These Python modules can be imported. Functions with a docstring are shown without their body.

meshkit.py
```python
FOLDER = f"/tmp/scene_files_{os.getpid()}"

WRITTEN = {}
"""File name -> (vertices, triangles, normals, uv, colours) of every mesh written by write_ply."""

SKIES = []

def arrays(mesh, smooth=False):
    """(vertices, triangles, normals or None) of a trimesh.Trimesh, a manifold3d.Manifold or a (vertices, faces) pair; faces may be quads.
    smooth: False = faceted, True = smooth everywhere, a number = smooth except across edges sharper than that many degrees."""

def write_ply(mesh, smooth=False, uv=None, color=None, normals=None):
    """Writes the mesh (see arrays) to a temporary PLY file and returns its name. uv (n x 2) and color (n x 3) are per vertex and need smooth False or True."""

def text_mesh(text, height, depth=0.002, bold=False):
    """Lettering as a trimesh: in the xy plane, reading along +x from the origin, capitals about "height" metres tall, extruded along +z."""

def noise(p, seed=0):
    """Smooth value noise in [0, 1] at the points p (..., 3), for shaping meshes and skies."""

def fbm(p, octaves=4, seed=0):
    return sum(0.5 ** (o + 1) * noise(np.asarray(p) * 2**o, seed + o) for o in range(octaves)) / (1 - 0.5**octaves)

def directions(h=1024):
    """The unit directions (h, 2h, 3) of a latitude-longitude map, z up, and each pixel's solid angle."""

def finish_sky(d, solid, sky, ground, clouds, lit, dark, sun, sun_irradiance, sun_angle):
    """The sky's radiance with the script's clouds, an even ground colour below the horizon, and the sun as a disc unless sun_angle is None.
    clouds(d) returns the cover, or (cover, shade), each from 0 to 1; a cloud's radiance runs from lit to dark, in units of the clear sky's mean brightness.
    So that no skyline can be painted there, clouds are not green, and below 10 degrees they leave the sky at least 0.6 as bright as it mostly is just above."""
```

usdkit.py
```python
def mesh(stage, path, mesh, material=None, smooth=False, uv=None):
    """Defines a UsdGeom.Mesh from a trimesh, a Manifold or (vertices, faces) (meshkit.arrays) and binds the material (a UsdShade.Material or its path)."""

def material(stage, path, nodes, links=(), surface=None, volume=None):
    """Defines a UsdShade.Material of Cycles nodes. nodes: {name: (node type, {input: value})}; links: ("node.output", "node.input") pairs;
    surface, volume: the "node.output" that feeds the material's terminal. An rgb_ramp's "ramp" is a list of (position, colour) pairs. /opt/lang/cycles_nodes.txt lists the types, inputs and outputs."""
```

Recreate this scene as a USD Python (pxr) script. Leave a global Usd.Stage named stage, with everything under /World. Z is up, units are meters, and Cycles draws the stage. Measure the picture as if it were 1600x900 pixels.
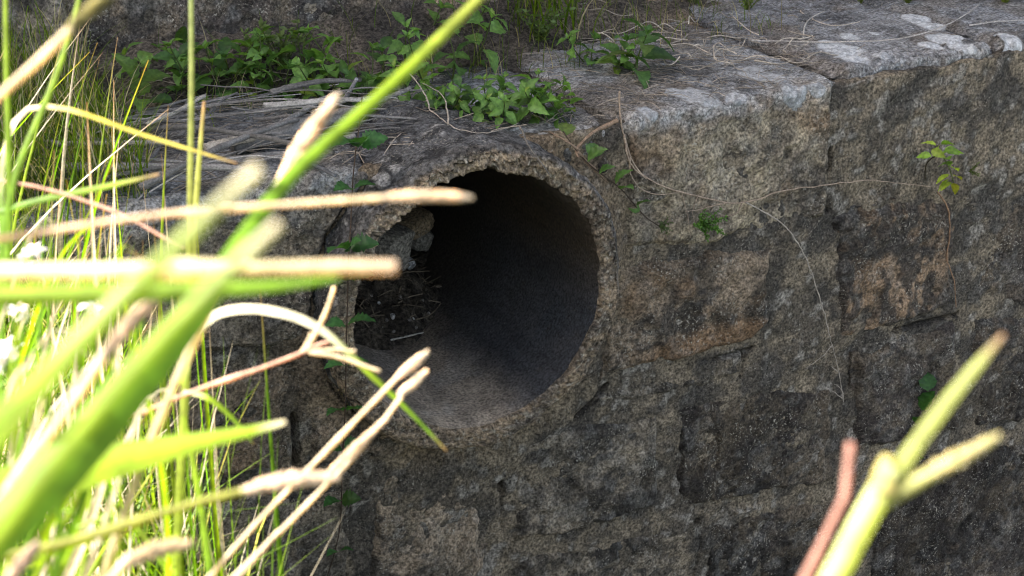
import math, random
import numpy as np
import shapely
from shapely.geometry import Polygon, LineString
import usdkit
from meshkit import noise, fbm
from pxr import Usd, UsdGeom, UsdLux, UsdShade, Gf, Sdf, Vt

stage = Usd.Stage.CreateInMemory()
UsdGeom.SetStageUpAxis(stage, 'Z')
UsdGeom.SetStageMetersPerUnit(stage, 1.0)
UsdGeom.Xform.Define(stage, '/World')
UsdGeom.Scope.Define(stage, '/World/Looks')
rng = np.random.default_rng(7)
random.seed(7)

# ------------------------------------------------------------------ camera, sky, sun, exposure
FPX = 2000.0                       # focal length in pixels of the 1600 px wide photograph
YAW, PITCH, ROLL = math.radians(26.46), math.radians(24.06), math.radians(-1.72)
CAM = np.array([-0.811, -1.733, 0.885])
EXPOSURE = 2.70
SKY = 0.078
SUN_TO = np.array([-0.60, 0.28, 0.75]); SUN_TO /= np.linalg.norm(SUN_TO)
SUN_INT = 1.25

FWD = np.array([math.sin(YAW) * math.cos(PITCH), math.cos(YAW) * math.cos(PITCH), -math.sin(PITCH)])
_r = np.array([math.cos(YAW), -math.sin(YAW), 0.0]); _u = np.cross(_r, FWD)
RGT = _r * math.cos(ROLL) + _u * math.sin(ROLL)
UPV = -_r * math.sin(ROLL) + _u * math.cos(ROLL)
cam = UsdGeom.Camera.Define(stage, '/World/camera')
m = np.eye(4); m[0, :3] = RGT; m[1, :3] = UPV; m[2, :3] = -FWD; m[3, :3] = CAM
cam.AddTransformOp().Set(Gf.Matrix4d(*m.ravel().tolist()))
cam.CreateHorizontalApertureAttr(36.0); cam.CreateVerticalApertureAttr(20.25)
cam.CreateFocalLengthAttr(36.0 * FPX / 1600)
cam.CreateFStopAttr(13.5); cam.CreateFocusDistanceAttr(2.15)
cam.CreateClippingRangeAttr(Gf.Vec2f(0.03, 1000))
cam.CreateExposureAttr(EXPOSURE)

elev, rot = math.asin(SUN_TO[2]), math.atan2(SUN_TO[0], SUN_TO[1])
skym = usdkit.material(stage, '/World/Looks/sky_look', {
    's': ('sky_texture', {'sky_type': 'single_scattering', 'sun_disc': False, 'sun_elevation': elev, 'sun_rotation': rot, 'aerosol_density': 4.0}),
    'h': ('hsv', {'saturation': 0.72}), 'w': ('mix', {'mix_type': 'multiply', 'fac': 1.0, 'color2': (1.06, 1.0, 0.92)}),   # a hazy, pale sky
    'b': ('background_shader', {'strength': SKY})}, [('s.color', 'h.color'), ('h.color', 'w.color1'), ('w.color', 'b.color')], surface='b.background')
dome = UsdLux.DomeLight.Define(stage, '/World/sky')
UsdShade.MaterialBindingAPI.Apply(dome.GetPrim()).Bind(skym)
dome.GetPrim().SetCustomDataByKey('kind', 'structure')
sun = UsdLux.DistantLight.Define(stage, '/World/sun')
sun.CreateIntensityAttr(SUN_INT); sun.CreateAngleAttr(0.53); sun.CreateNormalizeAttr(True)
sun.CreateColorAttr(Gf.Vec3f(1.0, 0.95, 0.86))
zz = SUN_TO; xx = np.cross([0, 0, 1], zz); xx /= np.linalg.norm(xx); yy = np.cross(zz, xx)
m = np.eye(4); m[0, :3] = xx; m[1, :3] = yy; m[2, :3] = zz
sun.AddTransformOp().Set(Gf.Matrix4d(*m.ravel().tolist()))

# ------------------------------------------------------------------ helpers
def ray(px, py): return FWD + ((px - 800) / FPX) * RGT - ((py - 450) / FPX) * UPV
def on(px, py, axis, val):
    v = ray(px, py); return CAM + v * ((val - CAM[axis]) / v[axis])
YW = 0.07                                  # front face of the lower wall; the pipe's mouth is at y = 0
def W(px, py, y=YW): return on(px, py, 1, y)
def G(px, py, z): return on(px, py, 2, z)
def D(px, py, depth): return CAM + ray(px, py) * depth

_names = {}
def numbered(parent, name):
    k = (parent, name); n = _names.get(k, -1) + 1; _names[k] = n
    return f'{parent}/{name}' if n == 0 else f'{parent}/{name}_{n:03d}'
def tag(p, label=None, cat=None, group=None, kind=None):
    p = p.GetPrim() if hasattr(p, 'GetPrim') else p
    for k, v in (('label', label), ('category', cat), ('group', group), ('kind', kind)):
        if v: p.SetCustomDataByKey(k, v)
    return p
def thing(name, label, cat, loc=(0, 0, 0), group=None, kind=None):
    x = UsdGeom.Xform.Define(stage, numbered('/World', name))
    if any(loc): x.AddTranslateOp().Set(Gf.Vec3d(*map(float, loc)))
    tag(x, label, cat, group, kind)
    return x.GetPrim()
def obj(name, mesh, mat, parent=None, smooth=False, tint=None):
    """One Mesh prim under parent, or under /World; tint: per-vertex linear colour."""
    path = numbered(str(parent.GetPath()) if parent is not None else '/World', name)
    g = usdkit.mesh(stage, path, mesh, mat, smooth=smooth)
    if tint is not None:
        t = np.asarray(tint, np.float32)
        UsdGeom.PrimvarsAPI(g).CreatePrimvar('tint', Sdf.ValueTypeNames.Color3fArray, 'vertex').Set(Vt.Vec3fArray.FromNumpy(t))
    return g.GetPrim()
def copy(src, loc, rotz, scale, label=None, group=None, tilt=(0, 0)):
    x = UsdGeom.Xform.Define(stage, numbered('/World', src.GetName().rstrip('0123456789').rstrip('_')))
    p = x.GetPrim(); was = src.GetCustomData()
    p.GetReferences().AddInternalReference(src.GetPath()); p.SetInstanceable(True)
    x.ClearXformOpOrder()
    place(x, loc, rotz, scale, tilt)
    tag(p, label or was['label'], was['category'], group or was.get('group'))
    return p
def place(x, loc, rotz, scale=1.0, tilt=(0, 0)):
    R = Gf.Matrix4d(1).SetScale(scale) * Gf.Matrix4d(1).SetRotate(Gf.Rotation(Gf.Vec3d(1, 0, 0), math.degrees(tilt[0]))) * Gf.Matrix4d(1).SetRotate(Gf.Rotation(Gf.Vec3d(0, 1, 0), math.degrees(tilt[1]))) * Gf.Matrix4d(1).SetRotate(Gf.Rotation(Gf.Vec3d(0, 0, 1), math.degrees(rotz))) * Gf.Matrix4d(1).SetTranslate(Gf.Vec3d(*map(float, loc)))
    UsdGeom.Xformable(x).MakeMatrixXform().Set(R)
def sstep(a, b, x):
    t = np.clip((np.asarray(x, float) - a) / (b - a), 0, 1); return t * t * (3 - 2 * t)
def mixc(a, b, t): t = np.asarray(t)[..., None]; return np.asarray(a) * (1 - t) + np.asarray(b) * t
def grid_faces(nr, nc, wrap=False):
    i = np.arange(nr - 1)[:, None]; j = np.arange(nc if wrap else nc - 1)[None]
    a = i * nc + j; b = i * nc + (j + 1) % nc
    return np.stack([a, b, b + nc, a + nc], -1).reshape(-1, 4)
def compact(v, f, *attrs):
    u, inv = np.unique(f, return_inverse=True)
    return (v[u], inv.reshape(f.shape)) + tuple(a[u] for a in attrs)
def spline(pts, n):
    """Catmull-Rom through pts (k, d), n samples."""
    p = np.asarray(pts, float)
    if len(p) == 2: t = np.linspace(0, 1, n)[:, None]; return p[0] * (1 - t) + p[1] * t
    L = np.r_[0, np.cumsum(np.maximum(np.linalg.norm(np.diff(p[:, :3], axis=0), axis=1), 1e-6))]
    from scipy.interpolate import PchipInterpolator, CubicSpline
    t = np.linspace(0, L[-1], n)
    return PchipInterpolator(L, p, axis=0)(t) if len(p) < 3 else CubicSpline(L, p, axis=0, bc_type='natural')(t)
def frames(p):
    t = np.gradient(p, axis=0); t /= np.linalg.norm(t, axis=1, keepdims=True) + 1e-12
    a = np.cross(t[0], [0, 0, 1.0] if abs(t[0][2]) < .9 else [1.0, 0, 0]); A = []
    for k in range(len(p)):
        a = a - t[k] * (a @ t[k]); a /= np.linalg.norm(a) + 1e-12; A.append(a)
    A = np.array(A); return t, A, np.cross(t, A)
def tube(pts, radii, sides=6, n=None, flat=1.0, rough=0.0, seed=0):
    p = np.asarray(pts, float)
    if n: 
        q = spline(p, n); r = np.interp(np.linspace(0, 1, n), np.linspace(0, 1, len(np.atleast_1d(radii))) if np.ndim(radii) else [0, 1], np.atleast_1d(radii) if np.ndim(radii) else [radii, radii]); p = q
    else: r = np.broadcast_to(np.asarray(radii, float), (len(p),))
    t, a, b = frames(p); k = len(p)
    ang = np.arange(sides) * 2 * math.pi / sides
    rr = r[:, None] * (1 + (rough * (np.random.default_rng(seed).random((k, sides)) - .5) if rough else 0) * np.ones((k, sides)))
    v = p[:, None] + rr[..., None] * (np.cos(ang)[None, :, None] * a[:, None] + flat * np.sin(ang)[None, :, None] * b[:, None])
    v = np.vstack([v.reshape(-1, 3), p[:1], p[-1:]])
    f = grid_faces(k, sides, True); f = np.vstack([f[:, [0, 1, 2]], f[:, [0, 2, 3]]])
    i = np.arange(sides); j = (i + 1) % sides
    f = np.vstack([f, np.c_[j, i, np.full(sides, k * sides)], np.c_[(k - 1) * sides + i, (k - 1) * sides + j, np.full(sides, k * sides + 1)]])
    return v, f
def join(parts):
    V, F, o = [], [], 0
    for v, f in parts:
        f = np.asarray(f)
        if f.shape[1] == 4: f = np.vstack([f[:, [0, 1, 2]], f[:, [0, 2, 3]]])
        V.append(v); F.append(f + o); o += len(v)
    return np.vstack(V), np.vstack(F)

# ------------------------------------------------------------------ materials
def surf(name, fine=180, contrast=(0.45, 1.7), bumpd=0.004, rough=0.9, tint=True, base=(.2, .2, .2), speck=None, bscale=None, spec=0.25, strength=0.8):
    nd = {'g': ('geometry', {}),
          'n': ('noise_texture', {'scale': fine, 'detail': 5.0, 'roughness': 0.7}),
          'r': ('rgb_ramp', {'ramp': [(0.36, (contrast[0],) * 3), (0.5, (1, 1, 1)), (0.66, (contrast[1],) * 3)]}),
          'm': ('mix', {'mix_type': 'multiply', 'fac': 1.0}),
          'nb': ('noise_texture', {'scale': bscale or fine * 0.8, 'detail': 6.0, 'roughness': 0.75}),
          'bp': ('bump', {'strength': strength, 'distance': bumpd, 'use_object_space': False}),
          'p': ('principled_bsdf', {'roughness': rough, 'specular_ior_level': spec})}
    ln = [('g.position', 'n.vector'), ('g.position', 'nb.vector'), ('n.fac', 'r.fac'), ('r.color', 'm.color2'), ('nb.fac', 'bp.height'), ('bp.normal', 'p.normal')]
    if tint: nd['a'] = ('attribute', {'attribute': 'tint'}); ln.append(('a.color', 'm.color1'))
    else: nd['a'] = ('color', {'value': base}); ln.append(('a.color', 'm.color1'))
    out = 'm.color'
    if speck:
        sc, lo, hi, col = speck
        nd['sn'] = ('noise_texture', {'scale': sc, 'detail': 3.0, 'roughness': 0.6})
        nd['sr'] = ('rgb_ramp', {'ramp': [(lo, (0, 0, 0)), (hi, (1, 1, 1))]})
        nd['sm'] = ('mix', {'mix_type': 'mix', 'color2': col}); nd['lo'] = ('noise_texture', {'scale': 14.0, 'detail': 3.0}); nd['lr'] = ('rgb_ramp', {'ramp': [(.42, (.08, .08, .08)), (.62, (1, 1, 1))]}); nd['lm'] = ('mix', {'mix_type': 'multiply', 'fac': 1.0})
        ln += [('g.position', 'sn.vector'), ('sn.fac', 'sr.fac'), ('g.position', 'lo.vector'), ('lo.fac', 'lr.fac'), ('sr.color', 'lm.color1'), ('lr.color', 'lm.color2'), ('lm.color', 'sm.fac'), ('m.color', 'sm.color1')]
        out = 'sm.color'
    ln.append((out, 'p.base_color'))
    return usdkit.material(stage, f'/World/Looks/{name}', nd, ln, surface='p.BSDF')
M = {}
M['stone'] = surf('stone_look', 170, (0.30, 2.1), 0.010, 0.92, speck=(210, .58, .66, (.42, .39, .33)), strength=1.0)
M['mortar'] = surf('mortar_look', 170, (0.25, 2.2), 0.009, 0.95, speck=(240, .60, .70, (.36, .33, .28)), strength=1.0)
M['concrete'] = surf('concrete_look', 200, (0.40, 1.7), 0.006, 0.9, speck=(260, .66, .74, (.33, .32, .30)), strength=.9)
M['rim'] = surf('broken_concrete_look', 150, (0.25, 2.0), 0.012, 0.95, speck=(170, .62, .70, (.40, .35, .27)), strength=1.0)
M['soil'] = surf('soil_look', 130, (0.25, 2.3), 0.015, 0.97, speck=(180, .66, .72, (.26, .23, .19)), strength=1.0)
M['dry'] = surf('dry_stem_look', 300, (0.6, 1.5), 0.001, 0.8, strength=.4)
M['lichen'] = surf('lichen_look', 260, (0.6, 1.35), 0.003, 0.95)
def leafm(name, trans=0.4, rough=0.45, tcol=None, fine=140):
    nd = {'a': ('attribute', {'attribute': 'tint'}), 'g': ('geometry', {}),
          'n': ('noise_texture', {'scale': fine, 'detail': 3.0}),
          'r': ('rgb_ramp', {'ramp': [(0.3, (.7, .7, .7)), (0.7, (1.3, 1.3, 1.3))]}),
          'm': ('mix', {'mix_type': 'multiply', 'fac': 1.0}),
          'mt': ('mix', {'mix_type': 'multiply', 'fac': 1.0, 'color2': tcol or (1.5, 1.6, .6)}),
          'p': ('principled_bsdf', {'roughness': rough, 'specular_ior_level': 0.3}),
          't': ('translucent_bsdf', {}), 'x': ('mix_closure', {'fac': trans})}
    return usdkit.material(stage, f'/World/Looks/{name}', nd, [('g.position', 'n.vector'), ('n.fac', 'r.fac'), ('a.color', 'm.color1'), ('r.color', 'm.color2'), ('m.color', 'p.base_color'),
        ('m.color', 'mt.color1'), ('mt.color', 't.color'), ('p.BSDF', 'x.closure1'), ('t.BSDF', 'x.closure2')], surface='x.closure')
M['leaf'] = leafm('leaf_look')
M['grass'] = leafm('grass_look', .5, .55, (1.5, 1.6, .4))
M['straw'] = leafm('straw_look', .55, .6, (1.4, 1.25, 1.0), 300)
M['petal'] = leafm('petal_look', .4, .6, (1, 1, 1))

# ------------------------------------------------------------------ lower wall: a profile that runs up the face and back over the ledge
ZE, RR, SEND = 0.25, 0.018, 0.64
ARC = RR * math.pi / 2
def sz(z): return z - (ZE - RR)                    # profile coordinate of a height on the face
def pw(px, py):                                     # pixel on the face -> (x, s)
    p = W(px, py); return (p[0], sz(p[2]))
def poly(*pts): return Polygon([pw(*p) for p in pts])
def top_poly(xl, xr, bot):
    b = [pw(*p) for p in bot]
    return Polygon([(xl, SEND), (xl, b[0][1])] + b[1:-1] + [(xr, b[-1][1]), (xr, SEND)])
X965, X1312, X1568 = W(968, 200)[0], W(1314, 150)[0], W(1568, 120)[0]
STONES = [  # name of tone, polygon, face set-back, height offset of its top
    ('grey', top_poly(-1.02, -0.14, [(60, 560), (360, 562), (520, 560)]), 0.0, 0.0),
    ('dark', top_poly(-0.135, X965, [(600, 500), (900, 450)]), 0.004, -0.003),
    ('speck', top_poly(X965 + .008, X1312, [(975, 398), (1100, 392), (1312, 345)]), -0.004, 0.004),
    ('brownspeck', top_poly(X1312 + .004, X1568, [(1314, 318), (1568, 292)]), 0.020, 0.012),
    ('darkspeck', top_poly(X1568 + .004, 1.75, [(1570, 292), (1700, 280)]), 0.024, 0.006),
    ('brown', poly((940, 412), (1216, 376), (1214, 500), (1180, 548), (1060, 572), (930, 610)), -.003, 0),
    ('grey', poly((1222, 368), (1290, 350), (1296, 596), (1224, 590)), .008, 0),
    ('ochre', poly((1298, 326), (1500, 306), (1498, 488), (1400, 520), (1306, 548)), -.002, 0),
    ('dark', poly((1510, 300), (1760, 270), (1760, 470), (1512, 488)), .004, 0),
    ('grey', poly((860, 650), (930, 616), (1180, 556), (1216, 556), (1218, 592), (1040, 628), (900, 656)), .004, 0),
    ('grey', poly((796, 700), (880, 664), (1040, 636), (1044, 800), (900, 842), (800, 862)), 0, 0),
    ('dark', poly((1052, 632), (1218, 600), (1310, 604), (1318, 762), (1056, 806)), .003, 0),
    ('dark', poly((1330, 556), (1400, 530), (1500, 496), (1512, 676), (1332, 712)), -.005, 0),
    ('dark', poly((1516, 494), (1760, 470), (1760, 650), (1520, 680)), .002, 0),
    ('warm', poly((568, 752), (620, 728), (766, 704), (768, 1060), (572, 1060)), 0, 0),
    ('grey', poly((794, 870), (1090, 814), (1082, 1300), (800, 1300)), .002, 0),
    ('dark', poly((1100, 812), (1338, 766), (1344, 1400), (1096, 1400)), .004, 0),
    ('dark', poly((1352, 718), (1760, 662), (1760, 1400), (1356, 1400)), -.002, 0),
    ('brown', poly((60, 572), (458, 566), (460, 742), (60, 796)), 0, 0),
    ('warm', poly((472, 566), (560, 566), (640, 690), (700, 704), (610, 726), (472, 752)), .002, 0),
    ('pale', poly((60, 806), (380, 768), (386, 830), (60, 880)), 0, 0),
    ('grey', poly((390, 768), (560, 756), (562, 1060), (392, 1060)), .003, 0),
    ('warm', poly((60, 890), (384, 838), (386, 1060), (60, 1060)), .003, 0),
]
for k, (x0, x1) in enumerate(((-5, -4.2), (-4.19, -3.3), (-3.29, -2.7), (-2.69, -1.9), (-1.89, -1.03), (1.76, 2.4), (2.41, 3.2), (3.21, 3.8), (3.81, 4.7), (4.71, 5.5))):   # beyond the frame
    STONES.append(('grey dark brown warm'.split()[k % 4], Polygon([(x0, SEND), (x0, -.30), (x1, -.30), (x1, SEND)]), 0.004 * (k % 3), 0.004 * (k % 2)))
    STONES.append(('dark grey brown'.split()[k % 3], Polygon([(x0, -.31), (x0, -.72), (x1, -.72), (x1, -.31)]), 0.003 * (k % 2), 0))
    STONES.append(('warm dark grey'.split()[k % 3], Polygon([(x0, -.73), (x0, -1.6), (x1, -1.6), (x1, -.73)]), 0.003 * (k % 2), 0))
STONES.append(('dark', Polygon([(-1.02, -.66), (.06, -.86), (.06, -1.6), (-1.02, -1.6)]), 0.004, 0))
STONES.append(('dark', Polygon([(.07, -1.0), (.55, -1.1), (.55, -1.6), (.07, -1.6)]), 0.004, 0))
CRACKS = [[(455, 566), (468, 610), (460, 650), (465, 690), (466, 745)], [(786, 760), (787, 830)], [(1060, 572), (1130, 562), (1182, 546)],
          [(1166, 556), (1160, 590)], [(1092, 818), (1098, 850), (1084, 905)], [(1300, 240), (1297, 330)], [(968, 170), (985, 230), (992, 270)], [(1400, 522), (1500, 492)],
          [(900, 660), (930, 632), (952, 606)],]
CRACKS = [LineString([pw(*p) for p in c]) for c in CRACKS]
RO, RI = 0.270, 0.225                               # the pipe's outer and inner radius
TONE = {'grey': ((0.234, 0.195, 0.146), (0.113, 0.098, 0.080)), 'dark': ((0.121, 0.097, 0.070), (0.055, 0.046, 0.041)), 'speck': ((0.342, 0.288, 0.204), (0.159, 0.134, 0.106)), 'brownspeck': ((0.214, 0.158, 0.106), (0.089, 0.075, 0.061)),
        'darkspeck': ((0.151, 0.118, 0.084), (0.065, 0.055, 0.048)), 'brown': ((0.237, 0.182, 0.129), (0.106, 0.085, 0.064)), 'ochre': ((0.277, 0.192, 0.124), (0.070, 0.059, 0.048)), 'warm': ((.30, .235, .17), (.13, .108, .082)),
        'pale': ((0.330, 0.288, 0.232), (0.177, 0.156, 0.132))}

def warp(x, s, amp=.007, seed=50):
    q = np.stack([x * 16, s * 16, np.zeros_like(x)], -1); q2 = q * 3.1
    return x + amp * (noise(q, seed) - .5) * 2 + amp * .5 * (noise(q2, seed + 2) - .5) * 2, s + amp * (noise(q, seed + 1) - .5) * 2 + amp * .5 * (noise(q2, seed + 3) - .5) * 2
def base_pos(x, s, h, dz=0.0, back=0.0):
    """Point of the profile at (x, s), raised by h along its normal."""
    th = np.clip(s, 0, ARC) / RR
    y = np.where(s <= 0, YW, YW + RR - RR * np.cos(th)); z = np.where(s <= 0, ZE - RR + s, ZE - RR + RR * np.sin(th))
    y = np.where(s > ARC, YW + RR + (s - ARC), y); z = np.where(s > ARC, ZE + 0.05 * np.maximum(s - ARC, 0), z)
    ny, nz = -np.cos(th), np.sin(th)
    up = sstep(-.12, .01, s)
    return np.stack([x, y + ny * h + back * (1 - sstep(0, .2, s)), z + nz * h + dz * up], -1)
def crack_depth(x, s):
    pts = shapely.points(x, s); out = np.zeros_like(x)
    for c in CRACKS:
        b = c.bounds; k = np.nonzero((x > b[0] - .03) & (x < b[2] + .03) & (s > b[1] - .03) & (s < b[3] + .03))[0]
        if len(k): out[k] = np.maximum(out[k], np.exp(-(shapely.distance(pts[k], c) / .0036) ** 2))
    q = np.stack([x, s, 0 * x], -1)
    return out * (.12 + .88 * sstep(.46, .60, fbm(q * 22, 2, 17)))
def stone_h(x, s, d, k):
    q = np.stack([x, s, np.full_like(x, k * 3.7)], -1)
    e = sstep(0, .022, d)
    tilt = (random.Random(k).random() - .5) * .012
    h = -.018 * (1 - e) + .026 * (fbm(q * 5, 3, 3) - .5) + .018 * (fbm(q * 18, 3, 9) - .5) + .012 * (fbm(q * 60, 3, 5) - .5)
    pit = sstep(.62, .75, fbm(q * 30, 2, 31)); h -= .004 * pit
    h *= 1 - .55 * sstep(.02, .10, s) * (k < 50)                                               # the ledge is worn flatter than the face
    return h + tilt * np.sin(x * 5 + k)
def near_pipe(x, s):
    z = s + ZE - RR; r = np.hypot(x, z); a = np.arctan2(z, x); return r, a
def stone_col(x, s, d, k, tone):
    A, B = TONE[tone]
    q = np.stack([x, s, np.full_like(x, k * 1.3)], -1)
    n1, n2, n3 = fbm(q * 7, 3, 71), fbm(q * 26, 3, 72), fbm(q * np.array([60, 90, 60.]), 2, 73)
    c = mixc(A, B, sstep(.36, .64, .45 * n1 + .55 * n2))
    c = mixc(c, np.asarray(A) * 1.25 + .02, .6 * sstep(.58, .72, n3) * sstep(.35, .6, n1))
    n4 = fbm(q * 11 + 40, 3, 74)
    c = mixc(c, (.030, .028, .027), .80 * sstep(.50, .66, .6 * n4 + .4 * n3))                                   # black crust
    n5 = fbm(q * 9 + 90, 3, 75)
    c = mixc(c, (.24, .15, .08), .45 * sstep(.55, .70, n5) * (tone in ('brown', 'ochre', 'warm', 'speck', 'brownspeck')))   # iron staining
    n9 = fbm(np.stack([x, s, 0 * x], -1) * 3.6 + 11, 3, 79); c = c * (1 - (.14 + .36 * sstep(-.15, .25, x)) * sstep(.50, .64, .7 * n9 + .3 * n2))[..., None]     # soot-dark weathering that runs across the blocks
    if tone == 'ochre':
        n6 = fbm(q * np.array([40, 26, 40.]), 3, 76); c = mixc(c, (.045, .04, .036), .85 * sstep(.46, .55, n6)); 
    if tone == 'brown':                                                                         # ochre band along the stone's foot
        p0 = np.array(pw(1010, 575)); p1 = np.array(pw(1175, 515)); ln = LineString([p0, np.array(pw(1090, 540)), p1])
        dd = shapely.distance(shapely.points(x, s), ln); c = mixc(c, (.235, .145, .080), .65 * sstep(.045, .012, dd + .03 * (n2 - .5)))
    n7 = fbm(q * 45, 2, 77); up = sstep(-.05, .03, s)
    gl = sstep(.54, .66, n7 * .7 + fbm(q * 12, 2, 78) * .3) * (0.22 + .78 * sstep(-.05, .02, s) * (tone != 'grey'))
    c = mixc(c, (.33, .325, .31), .7 * gl)                                                      # grey lichen crust, mostly on the arris and the ledge
    top = mixc((.27, .285, .31), (.085, .088, .095), sstep(.38, .62, .4 * n1 + .3 * n2 + .3 * n3)); top = mixc(top, (.17, .145, .12), .5 * sstep(.5, .62, n5))
    c = mixc(c, top, .8 * up)                                                                   # weathered grey top
    band = np.exp(-((s - .012) / .030) ** 2) * sstep(.40, .56, .5 * n7 + .5 * n2) * (.62 if tone in ('speck', 'dark', 'grey') and k < 3 else .35)
    c = mixc(c, (.38, .385, .39), band)                                                         # pale crust along the arris
    return c
RIDGES = [[(1338, 560), (1365, 548), (1395, 545), (1425, 536), (1470, 548)], [(1050, 812), (1075, 806), (1092, 802)], [(500, 800), (540, 812), (560, 790)], [(700, 712), (740, 700)], [(560, 790), (590, 770), (640, 752)], [(1120, 808), (1190, 796)], [(1345, 722), (1420, 706)], [(380, 836), (470, 812)]]
RIDGES = [LineString([pw(*p) for p in c]) for c in RIDGES]
def ridge(x, s):
    pts = shapely.points(x, s); out = np.zeros_like(x)
    for c in RIDGES:
        b = c.bounds; k = np.nonzero((x > b[0] - .03) & (x < b[2] + .03) & (s > b[1] - .03) & (s < b[3] + .03))[0]
        if len(k): out[k] = np.maximum(out[k], np.exp(-(shapely.distance(pts[k], c) / .008) ** 2))
    return out * (.2 + .8 * sstep(.42, .58, fbm(np.stack([x, s, 0 * x], -1) * 24, 2, 18)))
def mortar_h(x, s):
    q = np.stack([x, s, 0 * x], -1)
    h = -.009 + .016 * (fbm(q * 8, 3, 21) - .5) + .010 * (fbm(q * 40, 3, 22) - .5)
    h -= .015 * sstep(.03, .10, s)                                                              # washed out of the ledge joints
    r, a = near_pipe(x, s)
    side = .10 + .90 * sstep(.25, .9, np.cos(a + .15)); side = side * (1 - .95 * sstep(.05, .6, np.sin(a)))
    h += side * .034 * np.exp(-((np.maximum(r - RO, 0)) / (.024 + .016 * fbm(q * 7, 2, 23))) ** 2) * (1 + .35 * (fbm(q * 30, 2, 24) - .5))
    return h
def mortar_col(x, s):
    q = np.stack([x, s, 0 * x], -1); n1, n2 = fbm(q * 9, 3, 81), fbm(q * 40, 3, 82)
    c = mixc((.185, .152, .110), (.080, .068, .053), sstep(.38, .6, .5 * n1 + .5 * n2)); c = mixc(c, (.26, .24, .21), .7 * sstep(.60, .72, n2)); c = mixc(c, (.04, .037, .034), .75 * sstep(.50, .62, fbm(q * 14, 3, 83)))
    r, a = near_pipe(x, s); return mixc(c, (.24, .175, .11), .5 * sstep(.10, .0, r - RO))

def wall_grid(x0, x1, s0, s1, st):
    xs, ss = np.arange(x0, x1 + st / 2, st), np.arange(s0, s1 + st / 2, st)
    X, S = np.meshgrid(xs, ss); return X.ravel(), S.ravel(), grid_faces(len(ss), len(xs))
def skirt(v, f, tint, depth):
    """Adds sides to a sheet of quads: its open edge is carried back by the vector depth, so the block is solid to look at."""
    e = np.vstack([f[:, [0, 1]], f[:, [1, 2]], f[:, [2, 3]], f[:, [3, 0]]])
    key = np.sort(e, 1); _, first, cnt = np.unique(key, axis=0, return_index=True, return_counts=True)
    b = e[first[cnt == 1]]; u, inv = np.unique(b, return_inverse=True); inv = inv.reshape(b.shape)
    n = len(v); v2 = np.vstack([v, v[u] + depth])
    return v2, np.vstack([f, np.c_[b[:, 1], b[:, 0], n + inv[:, 0], n + inv[:, 1]]]), np.vstack([tint, tint[u]])

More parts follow.
